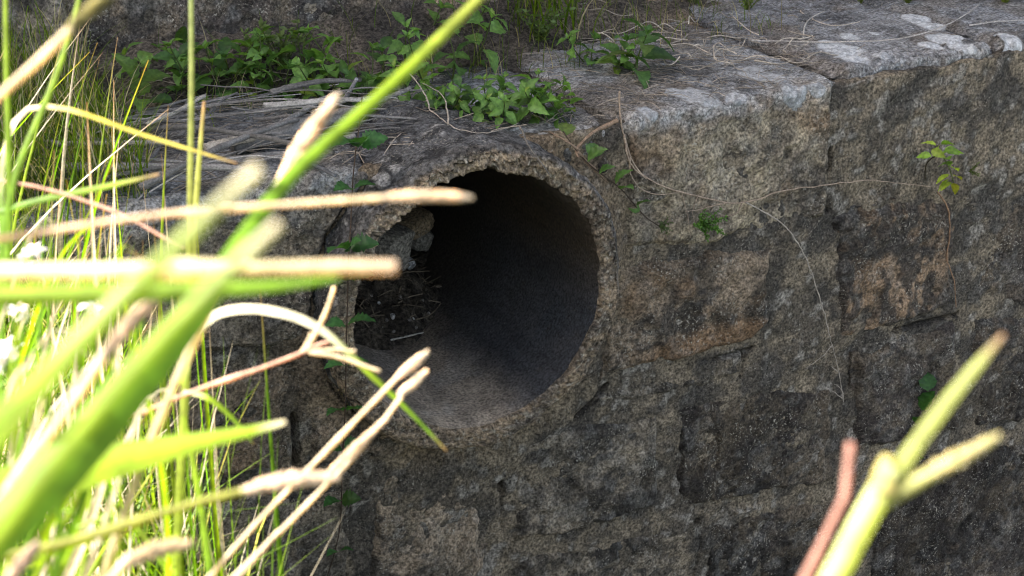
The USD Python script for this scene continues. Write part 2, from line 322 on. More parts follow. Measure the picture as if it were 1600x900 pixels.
wall = thing('stone_retaining_wall', 'dark weathered stone block wall with a wide ledge around the concrete pipe', 'wall')
stone_prims = []
def detail(p): b = p.bounds; return b[2] > -.86 and b[0] < 1.66
for k, (tone, pg, back, dz) in enumerate(STONES):
    st = .0035 if detail(pg) else .02
    b = pg.bounds
    x, s, f = wall_grid(b[0] - .012, min(b[2] + .012, 5.6), max(b[1] - .012, -1.6), b[3] + (.0 if b[3] >= SEND - .001 else .012), st)
    wx, ws = warp(x, s)
    ws = np.minimum(ws, SEND - .02) if b[3] >= SEND - .001 else ws
    pts = shapely.points(wx, ws); d = shapely.distance(pts, pg.exterior) * np.where(shapely.contains(pg, pts), 1, -1)
    if b[3] >= SEND - .001: d = np.where(s > SEND - .1, np.maximum(d, np.minimum(.1, np.minimum(wx - b[0], b[2] - wx))), d)
    r, _ = near_pipe(x, s)
    ok = (d > -.001) & (r > RO + .004)
    f = f[ok[f].all(1)]
    if not len(f): continue
    x_, s_, d_ = x, s, d - .006
    h = stone_h(x_, s_, d_, k) - back * 0 - .03 * (crack_depth(x_, s_) if st < .01 else 0)
    v = base_pos(x_, s_, h, dz, back)
    col = stone_col(x_, s_, d_, k, tone)
    v, f, col = compact(v, f, col)
    v, f, col = skirt(v, f, col, np.array([0, .10, -.02]))
    stone_prims.append(obj('stone', (v, f), M['stone'], wall, smooth=50 and True, tint=col))
for nm, x0, x1, st in (('mortar', -.88, 1.66, .004), ('mortar', -5.0, -.88, .03), ('mortar', 1.66, 5.5, .03)):
    x, s, f = wall_grid(x0, x1, -1.6, SEND, st)
    r, _ = near_pipe(x, s); ok = r > RO - .03; f = f[ok[f].all(1)]
    h = mortar_h(x, s) - (.034 * crack_depth(x, s) if st < .01 else 0)
    mc = mortar_col(x, s)
    if st < .01:
        rg = ridge(x, s); h = h + .006 * rg; mc = mixc(mc, (.38, .355, .32), .7 * rg * sstep(.40, .55, noise(np.stack([x, s, 0 * x], -1) * 110, 3)))
    v = base_pos(x, s, h); v, f, col = compact(v, f, mc)
    obj(nm, (v, f), M['mortar'], wall, smooth=True, tint=col)

# lichen patches on the coping: thin crusts of their own
def ledge_xs(px, py, z=.262):
    p = G(px, py, z); return p[0], (p[1] - YW - RR) + ARC
def lichen(blobs, col, host, k, back, dz, seed):
    c = np.array([ledge_xs(a, b_) for a, b_, _ in blobs]); rad = np.array([q / 720 for *_, q in blobs])
    lo, hi = (c - rad[:, None] * 1.8).min(0), (c + rad[:, None] * 1.8).max(0)
    x, s, f = wall_grid(lo[0], hi[0], max(lo[1], -.06), hi[1], .0022)
    q = np.stack([x * 45, s * 45, 0 * x + seed], -1); w = .72 + .56 * fbm(q, 3, seed)
    fld = np.max([1 - np.hypot((x - a), (s - b_) * .75) / (r_ * w) for (a, b_), r_ in zip(c, rad)], axis=0)
    d = np.full_like(x, .1)
    h = stone_h(x, s, d, k) + np.where(fld > 0, .0012 * sstep(0, .3, fld) + .001 * (fbm(q * 4, 2, 5) - .5), -.002)
    f = f[(fld[f] > -.02).all(1)]
    n8 = fbm(q * 2.5, 3, 8); cc = mixc(col, np.asarray(col) * .66, sstep(.44, .64, n8)); cc = mixc((.17, .165, .16), cc, sstep(.0, .22, fld + .3 * (n8 - .5)))
    v, f, cc = compact(base_pos(x, s, h, dz, back), f, cc)
    obj('lichen', (v, f), M['lichen'], host, smooth=True, tint=cc)
K4, K5, K3 = (3, .020, .012), (4, .024, .006), (2, -.004, .004)
LC = (.42, .435, .45)
for j, bl in enumerate(([(1316, 80, 34), (1338, 92, 24), (1300, 72, 20)], [(1330, 61, 15)], [(1366, 57, 8)], [(1386, 90, 14)], [(1432, 36, 22), (1455, 45, 20)], [(1478, 62, 26), (1462, 72, 18)], [(1515, 73, 19)], [(1500, 60, 12)])):
    lichen(bl, LC, stone_prims[3], *K4, 200 + j)
lichen([(1590, 62, 20), (1604, 70, 16)], LC, stone_prims[4], *K5, 230)
for j, bl in enumerate(([(1180, 108, 26), (1205, 112, 20)], [(1090, 142, 30), (1060, 138, 20)], [(1150, 140, 16)], [(1010, 165, 14)], [(1245, 128, 22), (1275, 122, 14)])):
    lichen(bl, (.31, .32, .33), stone_prims[2], *K3, 240 + j)

# ------------------------------------------------------------------ upper wall, set back behind the ledge
YU, ZU0, ZU1 = 0.70, 0.18, 2.52  # wall top is out of view, raised to keep ledge and pipe shaded
upper = thing('upper_stone_wall', 'tall grey stone block wall set back behind the weedy ledge', 'wall')
def upx(px, py=40): return W(px, py, YU)[0]
XS = [-5, -3.9, -2.6, -1.5, upx(-40) - .5, upx(117), upx(672), upx(925), upx(1250), 2.0, 3.2, 4.4, 5.5]
for row, (za, zb) in enumerate(((ZU0, .70), (.706, 1.02), (1.026, 1.38), (1.386, 1.70), (1.706, 2.08), (2.086, ZU1))):
    xs = XS if row == 0 else [a + (.23 if row % 2 else .07 * row) for a in XS]
    for i in range(len(xs) - 1):
        fine = -.9 < xs[i + 1] and xs[i] < 1.3 and row == 0
        st = .005 if fine else .02
        X, Z = np.meshgrid(np.arange(xs[i] + .004, xs[i + 1] - .003, st), np.arange(za, zb, st)); sh = X.shape
        x, z = X.ravel(), Z.ravel(); d = np.minimum(np.minimum(x - xs[i], xs[i + 1] - x), np.minimum(z - za + (.05 if row == 0 else 0), zb - z))
        k = 60 + row * 20 + i
        h = stone_h(x, z, d, k) * 1.2
        col = stone_col(x, z * 1 - 2.0, d, k, ('grey', 'dark', 'grey', 'brownspeck')[(i + row) % 4] if i != 6 else 'brown') * 1.35
        v = np.stack([x, YU - h + .006 * (i % 2), z], -1)
        f = grid_faces(*sh)
        v, f, col = skirt(v, f, col, np.array([0, .15, 0]))
        obj('stone', (v, f), M['stone'], upper, smooth=True, tint=col)
x, z = np.meshgrid(np.arange(-5, 5.5, .03), np.arange(ZU0, ZU1, .03)); sh = x.shape; x, z = x.ravel(), z.ravel()
obj('mortar', (np.stack([x, YU + .012 + .006 * fbm(np.stack([x, z, z], -1) * 20, 2, 4), z], -1), grid_faces(*sh)), M['mortar'], upper, smooth=True, tint=mortar_col(x, z - 2))

# ------------------------------------------------------------------ pipe
pipe = thing('concrete_drain_pipe', 'round concrete drain pipe with a rough broken rim sticking out of the wall', 'pipe')
NT = 560; th = np.linspace(0, 2 * math.pi, NT, endpoint=False)
prof = [(RO, y) for y in np.linspace(.34, .02, 60)]                      # (radius, y), back to mouth along the outside
n_out = len(prof)
prof += [(RO - .012 * (1 - math.cos(a)), .016 - .016 * math.sin(a)) for a in np.linspace(.15, 1.5, 7)]
prof += [(r_, 0.0) for r_ in np.linspace(RO - .014, RI + .004, 12)]
prof += [(RI + .001, .004), (RI, .010)]
n_rim = len(prof)
prof += [(RI, y) for y in np.r_[np.arange(.014, .30, .006), np.arange(.30, 1.3, .02)]]
pr, py_ = np.array(prof).T
R_, T_ = np.meshgrid(np.arange(len(prof)), th, indexing='ij')
rad, yy_ = pr[R_], py_[R_]
Pn = np.stack([np.cos(T_) * rad, yy_, np.sin(T_) * rad], -1)
rimw = np.exp(-(np.maximum(yy_ - .002, 0) / .016) ** 2)
agg = fbm(Pn * 95, 2, 41) - .5; agg2 = fbm(Pn * 240, 1, 42) - .5; big = fbm(Pn * 13, 2, 43) - .5
inner_chip = np.where(np.arange(len(prof)) >= n_out + 10, 1.0, .25)[:, None] * np.exp(-(yy_ / .03) ** 2)
chipn = np.clip(fbm(np.stack([np.cos(T_), np.sin(T_), 0 * T_], -1) * 9, 3, 44) - .42, 0, 1)
topness = sstep(-.3, .6, np.sin(T_))
rad2 = rad + rimw * (.006 * agg + .005 * agg2) + inner_chip * chipn * .030 * (.35 + .65 * topness) - rimw * .006 * np.where(R_ < n_out + 6, np.clip(big, 0, 1) * 3, 0)
rad2 += np.where(R_ < n_out, .012 * (fbm(Pn * 34, 3, 46) - .5) * 2, 0) * (1 - rimw)
yy2 = yy_ + rimw * (.009 * agg + .008 * agg2 + .020 * big)
P = np.stack([np.cos(T_) * rad2, yy2, np.sin(T_) * rad2], -1)
n1, n2, n3 = fbm(Pn * 8, 3, 51), fbm(Pn * 35, 3, 52), fbm(Pn * 16, 3, 53)
sn = np.sin(T_); cs = np.cos(T_)
out_c = mixc(mixc((.105, .105, .108), (.036, .036, .038), sstep(.4, .6, n2)), (.34, .33, .32), .85 * sstep(.56, .64, .35 * n1 + .35 * n2 + .3 * fbm(Pn * 70, 2, 58)))
nf = fbm(Pn * 150, 2, 59)
rim_c = mixc((.33, .255, .175), (.14, .112, .085), sstep(.40, .6, .25 * n1 + .35 * n2 + .4 * nf)); rim_c = mixc(rim_c, (.12, .108, .096), .5 * sstep(.48, .62, .7 * n3 + .3 * n2)); rim_c = mixc(rim_c, (.40, .36, .29), .8 * sstep(.66, .74, nf))
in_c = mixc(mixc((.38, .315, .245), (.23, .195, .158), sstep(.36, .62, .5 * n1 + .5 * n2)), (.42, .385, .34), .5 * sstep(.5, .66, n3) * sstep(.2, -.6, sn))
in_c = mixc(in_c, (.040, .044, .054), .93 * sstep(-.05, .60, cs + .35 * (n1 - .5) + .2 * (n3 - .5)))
in_c = mixc(in_c, (.062, .046, .030), .93 * sstep(-.40, .20, sn + .35 * (n1 - .5)))                   # brown algae film above the water line, with the upper bore's shade painted in
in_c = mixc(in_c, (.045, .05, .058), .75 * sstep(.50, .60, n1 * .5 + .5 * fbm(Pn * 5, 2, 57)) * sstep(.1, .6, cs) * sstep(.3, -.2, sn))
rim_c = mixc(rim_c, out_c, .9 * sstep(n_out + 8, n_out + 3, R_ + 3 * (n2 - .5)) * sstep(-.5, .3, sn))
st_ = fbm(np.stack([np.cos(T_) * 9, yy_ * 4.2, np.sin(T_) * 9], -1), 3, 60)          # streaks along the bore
in_c = in_c * (1 - .14 * sstep(.46, .62, st_))[..., None]; in_c = mixc(in_c, (.045, .037, .028), .9 * sstep(.26, .62, yy_ + .12 * (n1 - .5)))  # last mix paints the unlit depth of the bore into its colour
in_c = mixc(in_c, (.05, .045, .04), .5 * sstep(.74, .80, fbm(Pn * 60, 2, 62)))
rad2 = rad2 - np.where(R_ >= n_rim, .004 * (fbm(Pn * 26, 3, 63) - .5) + .003 * (fbm(Pn * 90, 2, 64) - .5), 0) * (1 - rimw)
P = np.stack([np.cos(T_) * rad2, yy2, np.sin(T_) * rad2], -1)
V = P.reshape(-1, 3); F = grid_faces(len(prof), NT, True)[:, ::-1]
rows = np.repeat(np.arange(len(prof) - 1), NT)
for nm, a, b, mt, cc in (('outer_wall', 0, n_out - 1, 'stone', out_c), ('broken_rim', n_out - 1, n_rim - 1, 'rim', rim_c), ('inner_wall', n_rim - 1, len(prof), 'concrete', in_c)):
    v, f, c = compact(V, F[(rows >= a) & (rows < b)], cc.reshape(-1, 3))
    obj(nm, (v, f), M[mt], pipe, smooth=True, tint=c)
# earth that closes the far end, and silt on the pipe's floor
gx, gy = np.meshgrid(np.linspace(-.225, .225, 110), np.linspace(.26, 1.32, 200)); sh = gx.shape; gx, gy = gx.ravel(), gy.ravel()
q = np.stack([gx, gy, 0 * gx], -1)
gz = -.250 + .12 * sstep(.30, .47, gy + .10 * (fbm(q * 9, 2, 61) - .5)) + .09 * sstep(.5, .85, gy) - .07 * sstep(.03, .14, gx) * sstep(.9, .5, gy) + .030 * (fbm(q * 18, 3, 62) - .5) + .02 * (fbm(q * 70, 2, 63) - .5) + .40 * sstep(1.05, 1.3, gy)
tag(obj('silt', (np.stack([gx, gy, gz], -1), grid_faces(*sh)), M['soil'], None, smooth=True, tint=mixc((.10, .085, .066), (.045, .038, .03), sstep(.4, .6, fbm(q * 40, 2, 64)))), 'dark silt and litter lying on the floor inside the pipe', 'silt', kind='stuff')
def silt_z(x, y): 
    i = np.argmin((gx - x) ** 2 + (gy - y) ** 2); return gz[i]
def rock(name, label, cat, loc, size, rot, col, seed, parent=None, group=None, block=.0, mat='stone'):
    import trimesh
    s_ = trimesh.creation.icosphere(subdivisions=3); v = np.array(s_.vertices)
    if block: v = np.sign(v) * np.abs(v) ** (1 - block); 
    else: v = np.array([[a, b, c] for a, b, c in v])
    v = v * (1 + .35 * (fbm(v * 1.4 + seed, 3, seed) - .5)[:, None] + .08 * (fbm(v * 5 + seed, 2, seed) - .5)[:, None]) * np.asarray(size) / 2
    v = v @ trimesh.transformations.euler_matrix(*rot)[:3, :3].T
    t = thing(name, label, cat, loc, group) if parent is None else parent
    n_ = fbm(np.array(s_.vertices) * 3 + seed, 2, seed)
    path = numbered('/World', name)
    return v, np.array(s_.faces), mixc(np.asarray(col) * .7, np.asarray(col) * 1.25, n_)
def rock_obj(name, label, loc, size, rot, col, seed, block=0.0, group=None, cat='stone', mat='stone'):
    import trimesh
    s_ = trimesh.creation.icosphere(subdivisions=3); v0 = np.array(s_.vertices); v = v0
    if block: v = np.sign(v) * np.abs(v) ** (1 - block)
    v = v * (1 + .35 * (fbm(v0 * 1.4 + seed, 3, seed) - .5)[:, None] + .10 * (fbm(v0 * 5 + seed, 2, seed) - .5)[:, None]) * np.asarray(size) / 2
    v = v @ trimesh.transformations.euler_matrix(*rot)[:3, :3].T + np.asarray(loc)
    n_ = fbm(v0 * 3 + seed, 2, seed)
    tag(obj(name, (v, s_.faces), M[mat], None, smooth=True, tint=mixc(np.asarray(col) * .7, np.asarray(col) * 1.25, n_)), label, cat, group)
rock_obj('stone_block', 'pale squared stone block lying inside the pipe at its left', W(612, 392, .50), (.075, .055, .085), (.2, .1, .5), (.42, .40, .35), 3, .70)
rock_obj('loose_stone', 'rounded tan stone lying on top of the squared block', W(641, 350, .56), (.10, .075, .045), (.1, -.1, .4), (.36, .28, .18), 5, .3)
rock_obj('loose_stone', 'small grey stone beside the squared block in the pipe', W(657, 374, .58), (.05, .045, .05), (.4, .2, .1), (.26, .25, .22), 8, .3)
rock_obj('loose_stone', 'small angular white stone in the dark silt', W(638, 412, .56), (.026, .022, .026), (.5, .6, .3), (.55, .57, .58), 11, .45)
peb = [(532, 489, .05, 6), (592, 473, .0, 4), (613, 495, .0, 7), (645, 498, .0, 4), (640, 499, 0, 5), (604, 500, 0, 4), (580, 462, 0, 4), (660, 470, 0, 4), (670, 490, 0, 4), (690, 440, 0, 3), (576, 486, 0, 5), (625, 465, 0, 5), (650, 512, 0, 4), (615, 518, 0, 4), (597, 512, 0, 3), (680, 505, 0, 4)]
def silt_hit(px, py):
    ys = np.linspace(.3, 1.0, 120); 
    for y in ys:
        p = W(px, py, y)
        if abs(p[0]) < .22 and p[2] < silt_z(p[0], y) + .002: return p
    return W(px, py, .5)
for j, (a, b, _, s_) in enumerate(peb):
    p = silt_hit(a, b); u = s_ / 700
    rock_obj('pebble', 'tiny pale pebble scattered over the dark silt in the pipe', p, (u * 1.4, u * 1.1, u), (j, j * .7, j), (.42, .42, .41) if j < 4 else (.24, .22, .20), 20 + j, .2, 'pebbles in the pipe', 'pebble')

# ------------------------------------------------------------------ ground: ditch in front, bank at the left, earth behind the upper wall
def terrain(x, y):
    x, y = np.asarray(x, float), np.asarray(y, float)
    q = np.stack([x, y, 0 * x], -1)
    xc = -.70 + .05 * (fbm(q * 1.5, 2, 90) - .5)
    z = .06 - 1.40 * sstep(0, .62, x - xc) + .10 * sstep(.5, 3, -x - .7)
    return z + .06 * (fbm(q * 4, 3, 91) - .5) + .02 * (fbm(q * 20, 2, 92) - .5)
def axis(lo, hi, a, b, st, k): return np.unique(np.r_[lo + (a - lo) * np.linspace(0, 1, k) ** .4, np.arange(a, b, st), b + (hi - b) * np.linspace(0, 1, k) ** 2.5])
ax_, ay_ = axis(-60, 60, -1.8, 2.0, .025, 24), np.r_[axis(-60, .12, -2.2, .10, .025, 24)]
ay_ = ay_[ay_ <= .14]
gx_, gy_ = np.meshgrid(ax_, ay_); sh = gx_.shape; gx_, gy_ = gx_.ravel(), gy_.ravel()
qq = np.stack([gx_, gy_, 0 * gx_], -1)
tag(obj('ground', (np.stack([gx_, gy_, terrain(gx_, gy_)], -1), grid_faces(*sh)), M['soil'], None, smooth=True, tint=mixc(mixc((.055, .045, .03), (.03, .027, .02), fbm(qq * 9, 3, 93)), (.03, .05, .015), .6 * sstep(.4, .6, fbm(qq * 5, 2, 94)))), kind='structure')
gx_, gy_ = np.meshgrid(axis(-60, 60, -3, 3, .2, 20), axis(YU + .10, 60, YU + .10, 2, .2, 20)); sh = gx_.shape; gx_, gy_ = gx_.ravel(), gy_.ravel()
qq = np.stack([gx_, gy_, 0 * gx_], -1)
tag(obj('upper_ground', (np.stack([gx_, gy_, 2.47 + .05 * (fbm(qq * 2, 2, 95) - .5)], -1), grid_faces(*sh)), M['soil'], None, smooth=True, tint=mixc((.05, .07, .025), (.07, .055, .035), fbm(qq * 3, 3, 96))), kind='structure')
# soil washed up along the back of the ledge
gx_, gy_ = np.meshgrid(np.arange(-1.2, 1.9, .008), np.arange(.30, .72, .008)); sh = gx_.shape; gx_, gy_ = gx_.ravel(), gy_.ravel()
qq = np.stack([gx_, gy_, 0 * gx_], -1)
left = sstep(.9, .35, gx_)
sz_ = .226 + .02 * sstep(.2, .4, gy_) + .095 * sstep(.40, .68, gy_ + .20 * (fbm(qq * 4, 2, 97) - .5)) * (.45 + .55 * left) + .034 * (fbm(qq * 14, 3, 98) - .5) + .018 * (fbm(qq * 60, 2, 99) - .5)
tag(obj('ledge_soil', (np.stack([gx_, gy_, sz_], -1), grid_faces(*sh)), M['soil'], None, smooth=True, tint=mixc(mixc((.13, .108, .085), (.06, .052, .044), sstep(.4, .6, fbm(qq * 12, 3, 100))), (.26, .19, .125), .8 * sstep(.52, .62, fbm(qq * 5 + 3.3, 2, 101)) * sstep(.55, .9, gx_) * sstep(1.2, .95, gx_))), 'brown soil heaped along the back of the stone ledge', 'soil', kind='stuff')
def ledge_z(x, y):
    q = np.array([[x, y, 0.0]]); 
    s_ = .243 + .095 * sstep(.40, .68, y + .20 * (fbm(q * 4, 2, 97)[0] - .5)) * (.45 + .55 * sstep(.9, .35, x))
    return float(max(s_, ZE + .05 * max(y - YW - RR, 0)))
def ledge_pt(px, py, up=0.0):
    z = .27
    for _ in range(6):
        p = G(px, py, z); z = ledge_z(p[0], p[1]) + up
    return G(px, py, z)
# ------------------------------------------------------------------ leafy weeds on the ledge
def leaf_mesh(L, w, n=7, serr=.12, fold=.25, droop=.3, seed=0, lobes=False):
    """A pointed toothed leaf along +x from its base, folded at the midrib: 5 vertices across."""
    r_ = np.random.default_rng(seed)
    t = np.linspace(0, 1, n * 2 + 1)
    half = w / 2 * np.sin(np.pi * np.clip(t, 0, 1) ** .72) ** .85 + w * .02
    if lobes: half = half * (1 + .35 * np.sin(t * math.pi * 5) ** 2)
    half = half * (1 + serr * np.where(np.arange(len(t)) % 2, 1, -1)); half[-1] = 0.0003; half[0] = w * .03
    x = L * t; z0 = -droop * L * t ** 2 + .06 * L * np.sin(t * 3)
    rows = []
    for u in (-1, -.5, 0, .5, 1):
        y = half * u; z = z0 + fold * np.abs(y) * (1 if abs(u) < .9 else .9) + .03 * w * np.sin(t * 22) * (abs(u) > .4)
        rows.append(np.stack([x + (abs(u) * .06 * L * (1 - t)), y, z], -1))
    v = np.stack(rows, 1).reshape(-1, 3); return v, grid_faces(len(t), 5)
def rotm(axis, a):
    axis = np.asarray(axis, float) / np.linalg.norm(axis); c, s = math.cos(a), math.sin(a); x, y, z = axis
    return np.array([[c + x * x * (1 - c), x * y * (1 - c) - z * s, x * z * (1 - c) + y * s], [y * x * (1 - c) + z * s, c + y * y * (1 - c), y * z * (1 - c) - x * s], [z * x * (1 - c) - y * s, z * y * (1 - c) + x * s, c + z * z * (1 - c)]])
def put_leaf(parent, base, az, pitch, L, w, col, seed, roll=0.0, name='leaf', mat='leaf', petiole=.0, **kw):
    v, f = leaf_mesh(L, w, seed=seed, **kw)
    t = v[:, 0] / L
    v[:, 0] += petiole
    v = v @ rotm([1, 0, 0], roll).T @ rotm([0, 1, 0], -pitch).T @ rotm([0, 0, 1], az).T + base
    r_ = np.random.default_rng(seed)
    c = np.asarray(col) * (.75 + .65 * r_.random()); c = c * np.array([1.5, 1.15, 1.0]) if r_.random() < .12 else c; edge = np.tile([0, 0, 1.0, 0, 0], len(v) // 5)
    tint = mixc(c, c * np.array([1.5, 1.4, 1.3]), .5 * edge) * (1 + .25 * (noise(v * 120, seed) - .5))[:, None]
    return obj(name, (v, f), M[mat], parent, smooth=True, tint=tint)
GREEN, DKGREEN, YGREEN = (.085, .165, .040), (.055, .118, .032), (.15, .22, .04)
def weed(label, h, nodes, L, col, seed, loc=(0, 0, 0), group=None, lean=(0, 0), w=.55, name='leafy_weed', cat='weed', yellow=0, stemcol=(.07, .10, .03)):
    r_ = np.random.default_rng(seed)
    p = thing(name, label, cat, (0, 0, 0), group)
    top = np.array([lean[0], lean[1], h]); pts = [np.array([0, 0, -.02]), top * .5 + np.array([r_.normal() * .006, r_.normal() * .006, 0]), top]
    q = spline(pts, 9)
    v, f = tube(q, np.linspace(.0022, .0010, 9), 5); obj('stem', (v, f), M['leaf'], p, smooth=True, tint=np.tile(stemcol, (len(v), 1)))
    a0 = r_.random() * 3
    for k in range(nodes):
        t = (k + 1) / nodes; b = q[min(8, int(round(t * 8)))]
        for s_ in (0, math.pi):
            l = L * (.55 + .6 * math.sin(math.pi * (t * .72 + .12))) * (.85 + .3 * r_.random())
            c = YGREEN if (yellow and k == 0 and s_ == 0) else col
            put_leaf(p, b, a0 + s_ + r_.normal() * .25, .15 + .35 * t + r_.normal() * .18, l, l * w, c, int(r_.integers(1e6)), r_.normal() * .25, droop=.25 + .35 * r_.random(), petiole=.006, serr=.10, fold=.3)
        a0 += math.pi / 2 + r_.normal() * .2
    for s_ in (0, 2.1, 4.2):
        put_leaf(p, q[-1], a0 + s_, .9, L * .45, L * .22, np.asarray(col) * 1.3, int(r_.integers(1e6)), droop=.2)
    x = UsdGeom.Xformable(p); place(x, loc, r_.random() * 6 if False else 0, 1.0)
    return p
def moved(p, loc, rotz, scale, tilt=(0, 0)): place(UsdGeom.Xformable(p), loc, rotz, scale, tilt)
GB, GM = 'leafy weeds at the foot of the upper wall', 'leafy weeds along the ledge above the pipe'
protos = [weed('leafy green weed growing at the foot of the upper wall', .085, 4, .042, GREEN, 300, group=GB),
          weed('leafy green weed growing at the foot of the upper wall', .060, 3, .046, DKGREEN, 301, group=GB, lean=(.02, -.01)),
          weed('leafy green weed growing at the foot of the upper wall', .11, 5, .038, GREEN, 302, group=GB, lean=(-.015, -.02), yellow=1)]
LB, LM_ = 'leafy green weed growing at the foot of the upper wall', 'leafy green weed sprawling on the ledge above the pipe'
spots_b = [(240, 152, 1.1), (285, 146, 1.1), (318, 150, 1.0), (352, 146, 1.1), (375, 138, 1.1), (408, 146, 1.0), (430, 134, 1.1), (455, 152, .9), (505, 152, .9), (528, 156, .9), (552, 150, .9), (225, 150, 1.0), (262, 138, 1.2), (300, 128, 1.2), (335, 138, 1.1), (395, 132, 1.1), (445, 145, 1.0), (468, 140, 1.0), (492, 125, 1.1), (515, 140, 1.1), (545, 132, 1.1), (572, 142, 1.0), (605, 128, 1.0),
           (632, 120, 1.1), (655, 78, 1.2), (690, 52, 1.3), (715, 70, 1.2), (735, 95, 1.2), (700, 112, 1.1), (668, 132, 1.0), (640, 150, .9), (585, 165, .8), (745, 40, 1.1), (770, 20, 1.2), (275, 160, .8), (385, 150, .8)]
spots_m = [(690, 150, .7), (712, 156, .75), (738, 162, .7), (765, 168, .75), (778, 172, .8), (806, 166, .75), (828, 164, .8), (852, 176, .7), (895, 170, .6), (770, 150, .6), (700, 165, .8), (725, 172, .8), (750, 178, .7), (795, 172, .9), (815, 178, .9), (840, 172, .9), (865, 165, .9), (785, 182, .7), (880, 178, .7), (930, 100, .9), (955, 102, .8), (915, 92, .8)]
ORD = 'first second third fourth fifth sixth seventh eighth ninth tenth eleventh twelfth thirteenth fourteenth fifteenth sixteenth seventeenth eighteenth nineteenth twentieth twenty-first twenty-second twenty-third twenty-fourth twenty-fifth twenty-sixth twenty-seventh twenty-eighth twenty-ninth thirtieth'.split()
def weed_label(j):
    md = j >= len(spots_b); al = spots_b + spots_m; a, b, _ = al[j]
    def row(k):
        if k >= len(spots_b): return 'leafy weed on the ledge above the pipe' if al[k][0] < 900 else 'leafy weed between the pipe top and the dry brown soil'
        return ('leafy weed close against the upper wall' if al[k][1] < 128 else 'leafy weed at the back edge of the stick heap') if al[k][0] < 590 else 'leafy weed above the creeper, behind the long bright blade'
    mates = sorted((k for k in range(len(al)) if row(k) == row(j)), key=lambda k: al[k][0])
    return f'{row(j)}, {ORD[mates.index(j)]} from the left'
for j, (a, b, sc) in enumerate(spots_b + spots_m):
    md = j >= len(spots_b); r_ = np.random.default_rng(900 + j); loc = ledge_pt(a, b + 6)
    sq = sc * (.92 if md else .98); tl = (r_.normal() * .35 + (.5 if md else .15), r_.normal() * .40)
    lab = weed_label(j)
    if j < 3: moved(protos[j], loc, r_.random() * 6, sq, tl); tag(protos[j], lab)
    else: copy(protos[j % 3], loc, r_.random() * 6, sq, lab, GM if md else GB, tl)
moved(weed('large weed with yellowish front leaves at the left end of the stick heap', .10, 4, .055, (.085, .15, .035), 310), ledge_pt(205, 190), 1.0, 1.0, (.35, 0))
# the dark drooping plant at the arris, right of the pipe's top
pl = weed('dark drooping plant with large curled leaves on the ledge at the root', .075, 4, .06, (.045, .095, .03), 320, w=.5)
moved(pl, ledge_pt(990, 118), .7, 1.05, (.25, .2))
moved(weed('small dark weed with upright leaves at the head of the dry root', .06, 3, .045, DKGREEN, 321), ledge_pt(962, 112), 2.0, 1.0, (.3, -.2))
# feathery herbs
def herb(label, loc, h, col, seed, sc=1.0, n=9, name='feathery_herb', tilt=(0, 0)):
    r_ = np.random.default_rng(seed); p = thing(name, label, 'plant')
    stems = []; lv = []
    for i in range(n):
        a = r_.random() * 6.28; rr = h * (.25 + .4 * r_.random()); tip = np.array([math.cos(a) * rr, math.sin(a) * rr, h * (.5 + .5 * r_.random())])
        q = spline([np.zeros(3), tip * np.array([.4, .4, .6]), tip], 8); stems.append(tube(q, .0007, 4))
        for k in range(2, 8):
            for _ in range(4):
                b = q[k]; dz = r_.normal(size=3); dz[2] = abs(dz[2]) * .6; dz /= np.linalg.norm(dz); l = h * .13 * (.6 + .8 * r_.random()); sd = np.cross(dz, r_.normal(size=3)); sd /= np.linalg.norm(sd)
                lv.append((np.array([b, b + dz * l * .5 + sd * l * .22, b + dz * l, b + dz * l * .5 - sd * l * .22]), np.array([[0, 1, 2, 3]])))
    v, f = join(stems); obj('stem', (v, f), M['leaf'], p, smooth=True, tint=np.tile(np.asarray(col) * .9, (len(v), 1)))
    v, f = join(lv); t = np.repeat(.7 + .7 * r_.random(len(lv)), 4)[:, None]
    o = obj('foliage', (v, f), M['leaf'], p, tint=np.asarray(col) * t)
    moved(p, loc, 0, sc, tilt); return p
herb('feathery pale green herb among the weeds behind the stick heap', ledge_pt(440, 128), .12, (.10, .14, .05), 331, n=14)
herb('bushy bright green moss plant at the top of the ledge by the brown joint', ledge_pt(880, 45), .09, (.12, .17, .03), 332, n=16)
herb('tall thin herb with fine leaves left of the bushy moss plant', ledge_pt(845, 75), .10, (.085, .13, .04), 333, n=10)
herb('small tuft of moss at the top edge above the litter', ledge_pt(1168, 20), .05, (.11, .15, .03), 334, n=12)
herb('faint green tuft above the dry brown soil', ledge_pt(1085, 12), .05, (.09, .12, .04), 335, n=10)
for j, (a, b, nm) in enumerate(((1345, 8, 'leftmost of the moss cushions behind the lichen patches'), (1418, 10, 'middle moss cushion behind the lichen patches'), (1570, 10, 'rightmost moss cushion behind the lichen patches'))):
    herb(nm, ledge_pt(a, b), .045, (.13, .17, .03), 340 + j, n=14, name='moss_cushion')
herb('small bright green bushlet rooted in the wall right of the pipe', W(1090, 352, YW - .004), .055, (.07, .15, .03), 350, n=16, name='wall_herb', tilt=(1.2, 0))
herb('faint yellow green sprig on the wall left of the small bushlet', W(1030, 352, YW - .002), .035, (.075, .11, .04), 351, n=7, name='wall_herb', tilt=(1.2, 0))
